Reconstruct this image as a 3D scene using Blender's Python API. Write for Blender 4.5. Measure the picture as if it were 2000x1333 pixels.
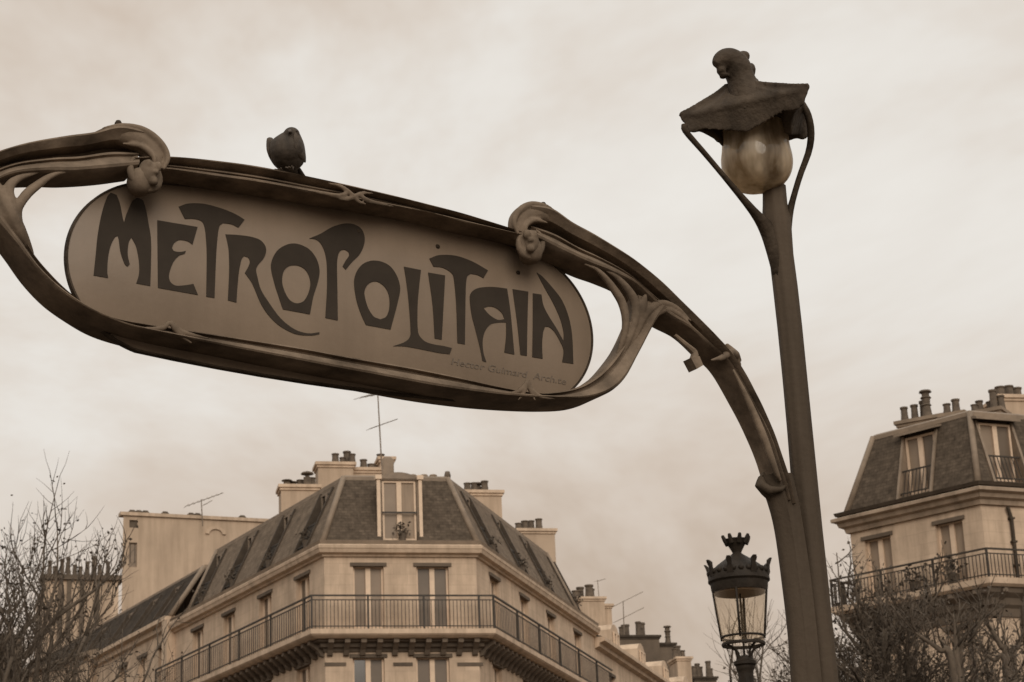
import bpy, bmesh, math, random
from mathutils import Vector, Matrix, noise
R = math.radians
scene = bpy.context.scene
for o in list(bpy.data.objects):
    bpy.data.objects.remove(o)
COL = scene.collection

# ------------------------------------------------------------------ camera
FPX, PITCH, ROLL = 4080.0, R(18), R(-2.3)          # focal length in pixels of a 2000 px wide picture
EYE = Vector((0, 0, 1.6))
_fw = Vector((0, math.cos(PITCH), math.sin(PITCH)))
_up0 = Vector((0, -math.sin(PITCH), math.cos(PITCH)))
_rt0 = Vector((1, 0, 0))
_rt = _rt0 * math.cos(ROLL) + _up0 * math.sin(ROLL)
_up = -_rt0 * math.sin(ROLL) + _up0 * math.cos(ROLL)
cam = bpy.data.cameras.new('camera')
cam.sensor_width = 36.0
cam.lens = FPX / 2000.0 * 36.0
cam.clip_start = 0.1
cam.clip_end = 4000
cam.dof.use_dof = True
cam.dof.focus_distance = 6.4
cam.dof.aperture_fstop = 16.0
camo = bpy.data.objects.new('camera', cam)
COL.objects.link(camo)
camo.matrix_world = Matrix(((_rt.x, _up.x, -_fw.x, EYE.x), (_rt.y, _up.y, -_fw.y, EYE.y),
                            (_rt.z, _up.z, -_fw.z, EYE.z), (0, 0, 0, 1)))
scene.camera = camo

# ------------------------------------------------------------------ light, sky, exposure
SUN_DIR = Vector((0.20, -0.84, 0.46)).normalized()   # towards the sun, veiled by the cloud
sun = bpy.data.lights.new('sun', 'SUN')
sun.energy = 1.5
sun.angle = R(40)
sun.color = (1.0, 0.91, 0.80)
suno = bpy.data.objects.new('sun', sun)
COL.objects.link(suno)
suno.rotation_euler = SUN_DIR.to_track_quat('Z', 'Y').to_euler()
suno.location = (0, -20, 40)

world = bpy.data.worlds.new('World')
scene.world = world
world.use_nodes = True
wn, wl = world.node_tree.nodes, world.node_tree.links
wn.clear()


def wnode(t, **kw):
    n = wn.new(t)
    for k, v in kw.items():
        setattr(n, k, v)
    return n


def wmath(op, a, b=None):
    n = wnode('ShaderNodeMath', operation=op)
    for i, v in enumerate((a, b)):
        if v is None:
            continue
        if isinstance(v, (int, float)):
            n.inputs[i].default_value = v
        else:
            wl.new(v, n.inputs[i])
    return n.outputs[0]


wtc = wnode('ShaderNodeTexCoord')
wsep = wnode('ShaderNodeSeparateXYZ')
wl.new(wtc.outputs['Generated'], wsep.inputs[0])
wmap = wnode('ShaderNodeMapping')
wmap.inputs['Location'].default_value = (3.228, -4.080, 1.9186)
wmap.inputs['Scale'].default_value = (1.0, 1.0, 1.7)
wl.new(wtc.outputs['Generated'], wmap.inputs[0])
wno = wnode('ShaderNodeTexNoise')
wno.inputs['Scale'].default_value = 2.6
wno.inputs['Detail'].default_value = 6.0
wno.inputs['Roughness'].default_value = 0.60
wno.inputs['Distortion'].default_value = 0.35
wl.new(wmap.outputs[0], wno.inputs[0])
# overcast dome: (1 + 2 sin e) / 3, broken by the cloud noise
elev = wmath('MAXIMUM', wsep.outputs[2], 0.0)
dome = wmath('MULTIPLY', wmath('ADD', wmath('MULTIPLY', elev, 2.0), 1.0), 0.333)
cl = wmath('ADD', wmath('MULTIPLY', wmath('SUBTRACT', wno.outputs[0], 0.5), 1.85), 1.0)
lum = wmath('MULTIPLY', wmath('MULTIPLY', dome, cl), 1.085)
ramp = wnode('ShaderNodeValToRGB')
wl.new(lum, ramp.inputs[0])
el = ramp.color_ramp.elements
el[0].position, el[0].color = 0.30, (0.36, 0.275, 0.205, 1)
el[1].position, el[1].color = 1.0, (0.95, 0.94, 0.90, 1)
for p, c in ((0.43, (0.53, 0.425, 0.335, 1)), (0.53, (0.655, 0.562, 0.478, 1)), (0.62, (0.735, 0.665, 0.592, 1)), (0.72, (0.81, 0.77, 0.715, 1))):
    e = el.new(p)
    e.color = c
wsky = wnode('ShaderNodeTexSky', sky_type='NISHITA')
wsky.sun_disc = False
wsky.sun_elevation = math.asin(SUN_DIR.z)
wsky.sun_rotation = math.atan2(SUN_DIR.x, SUN_DIR.y)
wsky.air_density = 1.5
wsky.dust_density = 4.0
wbw = wnode('ShaderNodeRGBToBW')
wl.new(wsky.outputs[0], wbw.inputs[0])
wtint = wnode('ShaderNodeMix', data_type='RGBA', blend_type='MULTIPLY')
wtint.inputs[0].default_value = 1.0
wl.new(wbw.outputs[0], wtint.inputs[6])
wtint.inputs[7].default_value = (1.0, 0.88, 0.76, 1)
wscale = wnode('ShaderNodeMix', data_type='RGBA', blend_type='MULTIPLY')
wscale.inputs[0].default_value = 1.0
wl.new(ramp.outputs[0], wscale.inputs[6])
wscale.inputs[7].default_value = (10.0, 10.0, 10.0, 1)
wmix = wnode('ShaderNodeMix', data_type='RGBA')
wmix.inputs[0].default_value = 0.97                   # cloud cover over the clear sky
wl.new(wtint.outputs[2], wmix.inputs[6])
wl.new(wscale.outputs[2], wmix.inputs[7])
wbg = wnode('ShaderNodeBackground')
wbg.inputs[1].default_value = 0.1
wl.new(wmix.outputs[2], wbg.inputs[0])
wout = wnode('ShaderNodeOutputWorld')
wl.new(wbg.outputs[0], wout.inputs[0])

scene.view_settings.view_transform = 'Standard'
scene.view_settings.look = 'None'
scene.view_settings.exposure = 0.0
scene.view_settings.gamma = 1.0
scene.view_settings.use_curve_mapping = False
scene.render.engine = 'CYCLES'
scene.cycles.max_bounces = 6
scene.cycles.transparent_max_bounces = 12


# ------------------------------------------------------------------ helpers
def ray(px, py):
    return _fw + _rt * ((px - 1000) / FPX) - _up * ((py - 666.5) / FPX)


def unp(px, py, Y):
    d = ray(px, py)
    return EYE + d * (Y / d.y)


def azv(deg):
    return Vector((math.sin(R(deg)), math.cos(R(deg)), 0))


def sep(v, w=0.0):
    """warm grey-brown of luminance about v"""
    return (v * 1.16, v * (0.88 + w), v * (0.64 + w), 1)


MATS = {}


def mat(name, v, rough=0.7, var=0.25, scale=6.0, bump=0.0, bscale=40.0, metal=0.0, streak=None, spec=0.4, w=0.0, rows=None, stain=0.0):
    m = bpy.data.materials.new(name)
    m.use_nodes = True
    n, l = m.node_tree.nodes, m.node_tree.links
    b = n['Principled BSDF']
    b.inputs['Roughness'].default_value = rough
    b.inputs['Metallic'].default_value = metal
    b.inputs['Specular IOR Level'].default_value = spec
    tc = n.new('ShaderNodeTexCoord')
    mp = n.new('ShaderNodeMapping')
    l.new(tc.outputs['Object'], mp.inputs[0])
    if streak:
        mp.inputs['Scale'].default_value = streak
    no = n.new('ShaderNodeTexNoise')
    no.inputs['Scale'].default_value = scale
    no.inputs['Detail'].default_value = 6
    no.inputs['Roughness'].default_value = 0.6
    l.new(mp.outputs[0], no.inputs[0])
    rp = n.new('ShaderNodeValToRGB')
    rp.color_ramp.elements[0].position = 0.28
    rp.color_ramp.elements[1].position = 0.72
    rp.color_ramp.elements[0].color = sep(v * (1 - var), w)
    rp.color_ramp.elements[1].color = sep(v * (1 + var), w)
    l.new(no.outputs[0], rp.inputs[0])
    col = rp.outputs[0]
    hgt = None
    if bump:
        nb = n.new('ShaderNodeTexNoise')
        nb.inputs['Scale'].default_value = bscale
        nb.inputs['Detail'].default_value = 5
        l.new(tc.outputs['Object'], nb.inputs[0])
        hgt = nb.outputs[0]
    if rows:                                            # courses of slates: staggered in the roof's own uv
        uv = n.new('ShaderNodeUVMap')
        br = n.new('ShaderNodeTexBrick')
        br.inputs['Scale'].default_value = 1.0
        br.inputs['Brick Width'].default_value = rows[0]
        br.inputs['Row Height'].default_value = rows[1]
        br.inputs['Mortar Size'].default_value = rows[1] * (0.09 if len(rows) < 3 else 0.04)
        q = rows[2] if len(rows) > 2 else 0.30
        br.inputs['Color1'].default_value = (1 - q * 0.6, 1 - q * 0.6, 1 - q * 0.6, 1)
        br.inputs['Color2'].default_value = (1 + q * 0.4, 1 + q * 0.4, 1 + q * 0.4, 1)
        br.inputs['Mortar'].default_value = (1 - q * 0.9, 1 - q * 0.9, 1 - q * 0.9, 1)
        l.new(uv.outputs[0], br.inputs[0])
        mx = n.new('ShaderNodeMix')
        mx.data_type = 'RGBA'
        mx.blend_type = 'MULTIPLY'
        mx.inputs[0].default_value = 1.0
        l.new(col, mx.inputs[6])
        l.new(br.outputs[0], mx.inputs[7])
        col = mx.outputs[2]
    if stain:                                           # soot and rain marks running down the wall
        mp2 = n.new('ShaderNodeMapping')
        mp2.inputs['Scale'].default_value = (1.6, 1.6, 0.16)
        l.new(tc.outputs['Object'], mp2.inputs[0])
        n2 = n.new('ShaderNodeTexNoise')
        n2.inputs['Scale'].default_value = 1.5
        n2.inputs['Detail'].default_value = 7
        n2.inputs['Roughness'].default_value = 0.65
        l.new(mp2.outputs[0], n2.inputs[0])
        r2 = n.new('ShaderNodeValToRGB')
        r2.color_ramp.elements[0].position = 0.36
        r2.color_ramp.elements[1].position = 0.58
        r2.color_ramp.elements[0].color = (1 - stain, 1 - stain * 1.05, 1 - stain * 1.1, 1)
        r2.color_ramp.elements[1].color = (1, 1, 1, 1)
        l.new(n2.outputs[0], r2.inputs[0])
        m3 = n.new('ShaderNodeMix')
        m3.data_type = 'RGBA'
        m3.blend_type = 'MULTIPLY'
        m3.inputs[0].default_value = 1.0
        l.new(col, m3.inputs[6])
        l.new(r2.outputs[0], m3.inputs[7])
        col = m3.outputs[2]
    l.new(col, b.inputs['Base Color'])
    if hgt is not None:
        bp = n.new('ShaderNodeBump')
        bp.inputs['Strength'].default_value = bump
        bp.inputs['Distance'].default_value = 0.02
        l.new(hgt, bp.inputs['Height'])
        l.new(bp.outputs[0], b.inputs['Normal'])
    MATS[name] = m
    return m


def link(name, me, parent=None, material=None):
    o = bpy.data.objects.new(name, me)
    COL.objects.link(o)
    if material is not None:
        if not me.materials:
            me.materials.append(MATS[material] if isinstance(material, str) else material)
    if parent is not None:
        o.parent = parent
    return o


def tag(o, label=None, cat=None, group=None, kind=None):
    if label:
        o['label'] = label
    if cat:
        o['category'] = cat
    if group:
        o['group'] = group
    if kind:
        o['kind'] = kind
    return o


def empty(name, loc=(0, 0, 0), rz=0.0):
    o = bpy.data.objects.new(name, None)
    COL.objects.link(o)
    o.location = loc
    o.rotation_euler = (0, 0, rz)
    o.empty_display_size = 0.3
    return o


class MB:
    """collects vertices and faces of one mesh"""

    def __init__(self, fr=None):
        self.v, self.f, self.uv = [], [], {}
        self.fr = fr or (lambda a, y, z: (a, y, z))

    def vert(self, a, y, z):
        self.v.append(Vector(self.fr(a, y, z)))
        return len(self.v) - 1

    def quad(self, *pts, uv=None):
        i = [self.vert(*p) for p in pts]
        self.f.append(i)
        if uv:
            self.uv[len(self.f) - 1] = uv

    def box(self, a0, a1, y0, y1, z0, z1):
        c = [self.vert(a, y, z) for z in (z0, z1) for a, y in ((a0, y0), (a1, y0), (a1, y1), (a0, y1))]
        for q in ((0, 1, 5, 4), (1, 2, 6, 5), (2, 3, 7, 6), (3, 0, 4, 7), (4, 5, 6, 7), (3, 2, 1, 0)):
            self.f.append([c[k] for k in q])

    def loft(self, rings, caps=True, closed=True):
        idx = [[self.vert(*p) for p in r] for r in rings]
        m = len(rings[0])
        for a, b in zip(idx[:-1], idx[1:]):
            for k in range(m if closed else m - 1):
                self.f.append([a[k], a[(k + 1) % m], b[(k + 1) % m], b[k]])
        if caps and closed:
            self.f.append(idx[0][::-1])
            self.f.append(idx[-1])

    def tube(self, path, rad, seg=8, flat=1.0):
        path = [Vector(p) for p in path]
        if isinstance(rad, (int, float)):
            rad = [rad] * len(path)
        rings = []
        side = None
        for i, p in enumerate(path):
            t = (path[min(i + 1, len(path) - 1)] - path[max(i - 1, 0)]).normalized()
            if side is None:
                side = t.cross(Vector((0, 0, 1)) if abs(t.z) < 0.95 else Vector((0, 1, 0))).normalized()
            side = (side - t * side.dot(t)).normalized()
            o2 = t.cross(side)
            rings.append([p + side * (math.cos(k * math.tau / seg) * rad[i]) + o2 * (math.sin(k * math.tau / seg) * rad[i] * flat) for k in range(seg)])
        self.loft(rings)

    def lathe(self, cx, cy, prof, seg=20, sq=0.0, caps=True):
        rings = []
        for r, z in prof:
            rings.append([(cx + math.cos(k * math.tau / seg) * r, cy + math.sin(k * math.tau / seg) * r, z) for k in range(seg)])
        self.loft(rings, caps=caps)

    def ball(self, c, r, seg=12):
        c = Vector(c)
        if isinstance(r, (int, float)):
            r = (r, r, r)
        n = seg // 2
        rings = []
        for i in range(1, n):
            ph = math.pi * i / n
            rings.append([(c.x + r[0] * math.sin(ph) * math.cos(k * math.tau / seg), c.y + r[1] * math.sin(ph) * math.sin(k * math.tau / seg), c.z - r[2] * math.cos(ph)) for k in range(seg)])
        self.loft(rings)

    def build(self, name, material, parent=None, smooth=False, off=None, angle=None, bevel=0.0, recalc=True):
        off = Vector(off) if off is not None else Vector((0, 0, 0))
        me = bpy.data.meshes.new(name)
        me.from_pydata([tuple(p - off) for p in self.v], [], self.f)
        if self.uv:
            lay = me.uv_layers.new(name='UVMap')
            for pi, uvs in self.uv.items():
                for li, u in zip(me.polygons[pi].loop_indices, uvs):
                    lay.data[li].uv = u
        if recalc:
            bm = bmesh.new()
            bm.from_mesh(me)
            bmesh.ops.recalc_face_normals(bm, faces=bm.faces)
            bm.to_mesh(me)
            bm.free()
        if smooth:
            for p in me.polygons:
                p.use_smooth = True
            if angle:
                try:
                    me.set_sharp_from_angle(angle=R(angle))
                except Exception:
                    pass
        me.update()
        o = link(name, me, parent, material)
        if bevel:
            bv = o.modifiers.new('bevel', 'BEVEL')
            bv.width = bevel
            bv.segments = 2
            bv.limit_method = 'ANGLE'
        return o


def spline(pts, n):
    """Catmull-Rom through pts, resampled to n points"""
    pts = [Vector(p) for p in pts]
    P = [pts[0] * 2 - pts[1]] + pts + [pts[-1] * 2 - pts[-2]]
    out = []
    m = len(pts) - 1
    for i in range(n):
        t = i / (n - 1) * m
        k = min(int(t), m - 1)
        u = t - k
        p0, p1, p2, p3 = P[k], P[k + 1], P[k + 2], P[k + 3]
        out.append(0.5 * ((2 * p1) + (p2 - p0) * u + (2 * p0 - 5 * p1 + 4 * p2 - p3) * u * u + (3 * p1 - p0 - 3 * p2 + p3) * u ** 3))
    return out


# ------------------------------------------------------------------ materials
mat('patina_iron', 0.16, 0.7, 0.5, 10, 0.14, 45, spec=0.06, stain=0.35)
mat('dark_iron', 0.052, 0.7, 0.5, 14, 0.3, 60, spec=0.04)
mat('hood_iron', 0.058, 0.65, 0.5, 12, 0.3, 60, spec=0.08)
mat('post_iron', 0.07, 0.65, 0.4, 7, 0.15, 40, streak=(1, 1, 0.1), spec=0.05)
mat('enamel', 0.205, 0.35, 0.12, 3.2, 0.04, 30, spec=0.2, stain=0.16)
mat('letter_paint', 0.034, 0.6, 0.15, 12, spec=0.12)
mat('faded_paint', 0.115, 0.6, 0.3, 60)
mat('feather', 0.045, 0.8, 0.45, 40, 0.12, 60, streak=(1, 1, 0.4))
mat('wing_feather', 0.06, 0.8, 0.4, 30, 0.1, 60, streak=(1, 0.3, 2))
mat('beak', 0.07, 0.6, 0.2, 30)
mat('stone', 0.50, 0.9, 0.14, 1.6, 0.25, 6, stain=0.22, rows=(0.95, 0.37, 0.10))
mat('stone_trim', 0.52, 0.9, 0.14, 1.6, 0.2, 8, stain=0.25)
mat('cornice_stone', 0.32, 0.9, 0.2, 1.6, 0.2, 8, stain=0.3)
mat('side_stone', 0.46, 0.9, 0.18, 0.8, 0.25, 6, stain=0.3)
mat('dark_stone', 0.11, 0.9, 0.30, 0.7, 0.25, 5)  # dark stone for balcony undersides, lintels and far walls
mat('render_wall', 0.42, 0.95, 0.12, 0.5, 0.3, 3, stain=0.2)
mat('slate', 0.085, 0.8, 0.38, 4.5, 0.3, 7, rows=(0.22, 0.12), spec=0.1)
mat('dark_slate', 0.045, 0.85, 0.5, 2.4, 0.3, 7, rows=(0.22, 0.12), spec=0.08)
mat('zinc', 0.21, 0.6, 0.22, 2.5, spec=0.2)
mat('dark_zinc', 0.055, 0.7, 0.3, 3, spec=0.15)
mat('white_wood', 0.6, 0.7, 0.10, 5)
mat('grey_wood', 0.20, 0.7, 0.2, 5)
mat('black_iron', 0.035, 0.6, 0.3, 6)
mat('lamp_iron', 0.024, 0.6, 0.4, 10, 0.2, 40, spec=0.15)
mat('pale_slate', 0.15, 0.85, 0.3, 3.0, 0.3, 7, rows=(0.22, 0.12), spec=0.08)  # paler slate for the corner building's two side slopes
mat('clay', 0.10, 0.85, 0.4, 6)
mat('bark', 0.10, 0.95, 0.35, 8, 0.4, 25)
mat('twig_bark', 0.085, 0.95, 0.3, 8)
mat('dry_leaf', 0.07, 0.9, 0.4, 30)
mat('asphalt', 0.05, 0.95, 0.2, 2)
mat('paving', 0.055, 0.95, 0.2, 1.2)
mat('aerial', 0.16, 0.6, 0.1, 10)
mat('curtain', 0.28, 0.9, 0.2, 3, streak=(3, 3, 0.3))


def glass_mat(name, v, rough=0.06, spec=0.6, alpha=1.0):
    m = mat(name, v, rough, 0.12, 1.5, spec=spec)
    m.node_tree.nodes['Principled BSDF'].inputs['Alpha'].default_value = alpha
    return m


glass_mat('pane_glass', 0.13, 0.35, 0.3)
glass_mat('pale_glass', 0.23, 0.45, 0.25)
glass_mat('dark_glass', 0.03, 0.1)


def lantern_glass(name, tint, dens):
    """thin sheet: mostly see-through, a little milky"""
    m = bpy.data.materials.new(name)
    m.use_nodes = True
    n, l = m.node_tree.nodes, m.node_tree.links
    n.clear()
    tr = n.new('ShaderNodeBsdfTransparent')
    tr.inputs[0].default_value = tint
    df = n.new('ShaderNodeBsdfTranslucent')
    df.inputs[0].default_value = (0.75, 0.62, 0.45, 1)
    gl = n.new('ShaderNodeBsdfGlossy')
    gl.inputs['Roughness'].default_value = 0.08
    gl.inputs['Color'].default_value = (0.9, 0.85, 0.78, 1)
    a = n.new('ShaderNodeMixShader')
    a.inputs[0].default_value = dens
    l.new(tr.outputs[0], a.inputs[1])
    l.new(df.outputs[0], a.inputs[2])
    b = n.new('ShaderNodeMixShader')
    lw = n.new('ShaderNodeLayerWeight')
    lw.inputs[0].default_value = 0.12
    l.new(lw.outputs['Facing'], b.inputs[0])
    l.new(a.outputs[0], b.inputs[1])
    l.new(gl.outputs[0], b.inputs[2])
    o = n.new('ShaderNodeOutputMaterial')
    l.new(b.outputs[0], o.inputs[0])
    MATS[name] = m


lantern_glass('lantern_glass', (0.95, 0.90, 0.83, 1), 0.14)


def globe_glass():
    """thick cast amber glass, ribbed, half translucent"""
    m = bpy.data.materials.new('globe_glass')
    m.use_nodes = True
    n, l = m.node_tree.nodes, m.node_tree.links
    b = n['Principled BSDF']
    tc = n.new('ShaderNodeTexCoord')
    no = n.new('ShaderNodeTexNoise')
    no.inputs['Scale'].default_value = 5
    no.inputs['Detail'].default_value = 3
    mp = n.new('ShaderNodeMapping')
    mp.inputs['Scale'].default_value = (3.0, 3.0, 0.9)
    l.new(tc.outputs['Object'], mp.inputs[0])
    l.new(mp.outputs[0], no.inputs[0])
    rp = n.new('ShaderNodeValToRGB')
    rp.color_ramp.elements[0].color = (0.20, 0.145, 0.09, 1)
    rp.color_ramp.elements[1].color = (0.92, 0.78, 0.60, 1)
    rp.color_ramp.elements[0].position = 0.33
    rp.color_ramp.elements[1].position = 0.68
    l.new(no.outputs[0], rp.inputs[0])
    l.new(rp.outputs[0], b.inputs['Base Color'])
    b.inputs['Roughness'].default_value = 0.07
    b.inputs['Specular IOR Level'].default_value = 0.7
    tl = n.new('ShaderNodeBsdfTranslucent')
    l.new(rp.outputs[0], tl.inputs[0])
    mx = n.new('ShaderNodeMixShader')
    mx.inputs[0].default_value = 0.5
    l.new(b.outputs[0], mx.inputs[1])
    l.new(tl.outputs[0], mx.inputs[2])
    tp = n.new('ShaderNodeBsdfTransparent')
    tp.inputs[0].default_value = (0.62, 0.48, 0.32, 1)
    m2 = n.new('ShaderNodeMixShader')
    m2.inputs[0].default_value = 0.22
    l.new(mx.outputs[0], m2.inputs[1])
    l.new(tp.outputs[0], m2.inputs[2])
    l.new(m2.outputs[0], n['Material Output'].inputs[0])
    MATS['globe_glass'] = m


globe_glass()

# ------------------------------------------------------------------ ground
g = MB()
g.quad((-1500, -300, -0.12), (1500, -300, -0.12), (1500, 2500, -0.12), (-1500, 2500, -0.12))
tag(g.build('road', 'asphalt'), kind='structure')
pv = MB()
pv.box(-9, 9, -8, 26, -0.2, 0.0)
tag(pv.build('pavement', 'paving', bevel=0.02), kind='structure')

# ------------------------------------------------------------------ the station sign arch
def fuse(o, vox, it):
    """melt the pieces of one casting into each other"""
    r = o.modifiers.new('remesh', 'REMESH')
    r.mode = 'VOXEL'
    r.voxel_size = vox
    r.use_smooth_shade = True
    s = o.modifiers.new('smooth', 'SMOOTH')
    s.iterations = it
    return o


AZ = 58.0
AU = azv(AZ)
AV = Vector((-AU.y, AU.x, 0))                       # away from the camera
AP = Vector((0, 5.9, 0)) - AU * 0.565
arch = empty('station_sign_arch', AP, R(90 - AZ))
tag(arch, 'curving cast iron station sign arch with oval lettered panel and bud lamp post', 'sign')


def T(px, py, y=0.0):
    """pixel -> point of the arch's own frame on the sheet at depth y"""
    d = ray(px, py)
    t = (AP + AV * y - EYE).dot(AV) / d.dot(AV)
    q = EYE + d * t - AP
    return Vector((q.dot(AU), y, q.z))


def ribbon(name, up, lo, prof, n, material, sgn=1, yU=-0.05, yL=0.05, ext=None, wob=0.0, mid=False, back=None):
    yu = yU if isinstance(yU, (list, tuple)) else [yU] * len(up)
    yl = yL if isinstance(yL, (list, tuple)) else [yL] * len(lo)
    U = spline([T(p[0], p[1], y) for p, y in zip(up, yu)], n)
    L = spline([T(p[0], p[1], y) for p, y in zip(lo, yl)], n)
    BK = [v.x for v in spline([Vector((k, 0, 0)) for k in back], n)] if back else [1.0] * n
    if mid:
        for Q in (U, L):
            k = max(i for i in range(n) if Q[i].x <= 0)
            t = -Q[k].x / (Q[k + 1].x - Q[k].x)
            c0 = Q[k].lerp(Q[k + 1], t)
            Q[:] = [c0] + Q[k + 1:]
        q = min(len(U), len(L))
        while len(U) > q:
            del U[1]
        while len(L) > q:
            del L[1]
    if ext:
        for z in ext:
            k = (z - U[-1].z) / (U[-1].z - U[-4].z)
            U.append(U[-1] + (U[-1] - U[-4]) * k)
            k = (z - L[-1].z) / (L[-1].z - L[-4].z)
            L.append(L[-1] + (L[-1] - L[-4]) * k)
    BK = BK[len(BK) - len(U):] if len(BK) >= len(U) else BK + [1.0] * (len(U) - len(BK))
    mb = MB()
    rings = []
    for i, (a, b) in enumerate(zip(U, L)):
        r = []
        for j, (v, y) in enumerate(prof):
            s, z = a.x + (b.x - a.x) * v, a.z + (b.z - a.z) * v
            if y > 0:
                y *= BK[i]
            if wob:
                q = noise.noise(Vector((s * 9 * sgn, z * 9, j * 0.35))) * wob
                y += q
                z += q * 0.4
            r.append((s * sgn, y, z))
        rings.append(r)
    mb.loft(rings)
    return mb.build(name, material, arch, smooth=True, angle=24)


D = 0.05
P_RAIL = [(v, y * D) for v, y in ((0.04, 1), (-0.02, 0), (-0.02, -0.85), (0.03, -1.1), (0.09, -1.1), (0.22, -0.7), (0.26, -0.4), (0.34, -0.4), (0.38, -0.62), (0.50, -0.75), (0.54, -0.6),
                                   (0.58, -0.7), (0.80, -1.1), (0.88, -1.12), (0.94, -1.0), (0.97, -0.8), (1.0, -0.5), (0.99, 0), (1.0, 1))]
P_LOW = [(v, y * D) for v, y in ((0.12, 1.0), (0.0, 0.3), (-0.02, -0.5), (0.03, -0.72), (0.12, -0.78), (0.17, -0.52), (0.30, -0.48), (0.38, -0.75), (0.70, -1.15), (0.82, -1.22), (0.92, -1.15),
                                  (0.97, -0.95), (1.0, -0.6), (1.0, 0.0), (1.0, 0.5), (1.0, 1.0))]
P_ARM = [(v, y * D) for v, y in ((0.04, 1), (-0.02, 0.2), (-0.02, -0.85), (0.02, -1.15), (0.07, -1.2), (0.12, -1.08), (0.26, -0.75), (0.28, -0.1), (0.30, 0.4), (0.45, 0.45), (0.47, -0.3), (0.51, -0.62),
                                  (0.57, -0.72), (0.60, -0.55), (0.63, -0.6), (0.66, -0.75), (0.78, -1.05), (0.84, -1.15), (0.90, -1.1), (0.94, -0.95), (0.97, -0.7), (1.0, -0.3), (1.0, 1))]
P_STEM = [(0.5 - 0.5 * math.cos(t), -0.045 * math.sin(t) * (1 + 0.10 * math.cos(6 * t))) for t in [k * math.tau / 18 for k in range(18)]]

ribbon('top_rail', [(262, 308), (320, 306), (400, 312), (500, 325), (600, 345), (700, 367), (800, 391), (900, 417), (1000, 448), (1035, 460)],
       [(262, 352), (313, 357), (400, 370), (495, 384), (600, 402), (700, 417), (800, 436), (900, 459), (1000, 481), (1035, 490)],
       P_RAIL, 60, 'patina_iron', yL=0.036, wob=0.006)

# lower loop, left to right: outer edge, inner edge, depth that draws each outline, depth of the back
LOOP = [((-42, 448), (33, 396), 0.045, -0.04, 1.0), ((-16, 475), (35, 428), 0.045, -0.04, 1.0), ((10, 508), (44, 453), 0.05, -0.04, 1.1), ((45, 556), (68, 496), 0.06, -0.04, 1.3),
        ((85, 598), (99, 533), 0.07, -0.04, 1.5), ((130, 632), (132, 566), 0.085, -0.04, 1.7), ((175, 657), (166, 594), 0.10, -0.038, 2.0), ((230, 675), (216, 619), 0.10, -0.035, 2.0),
        ((300, 690), (300, 635), 0.10, -0.035, 2.0), ((400, 710), (400, 650), 0.10, -0.035, 2.0), ((500, 729), (500, 665), 0.10, -0.035, 2.0), ((600, 748), (600, 681), 0.10, -0.035, 2.0),
        ((690, 764), (690, 698), 0.10, -0.035, 2.0), ((800, 784), (800, 717), 0.10, -0.035, 2.0), ((900, 797), (900, 738), 0.10, -0.035, 2.0), ((980, 803), (980, 757), 0.10, -0.035, 2.0),
        ((1050, 805), (1030, 766), 0.10, -0.035, 2.0), ((1110, 800), (1070, 768), 0.09, -0.033, 1.9), ((1160, 780), (1120, 760), 0.06, -0.02, 1.6), ((1200, 747), (1160, 735), 0.02, 0.0, 1.2),
        ((1236, 700), (1190, 695), -0.02, 0.025, 1.0), ((1262, 655), (1210, 650), -0.035, 0.035, 1.0), ((1282, 624), (1221, 616), -0.04, 0.04, 1.0), ((1300, 606), (1219, 590), -0.04, 0.04, 1.0)]
ribbon('bottom_rail', [q[1] for q in LOOP], [q[0] for q in LOOP], P_LOW, 140, 'patina_iron', 1, yU=[q[3] for q in LOOP], yL=[q[2] for q in LOOP], wob=0.004, back=[q[4] for q in LOOP])
ARMU = [(1034, 400), (1075, 407), (1115, 434), (1160, 459), (1225, 499), (1290, 550), (1350, 609), (1400, 660), (1434, 699), (1470, 760), (1510, 850), (1540, 940), (1552, 985)]
ARML = [(1016, 492), (1066, 518), (1118, 541), (1160, 556), (1208, 580), (1262, 632), (1312, 660), (1352, 696), (1385, 726), (1420, 785), (1462, 865), (1486, 935), (1502, 990)]
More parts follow.
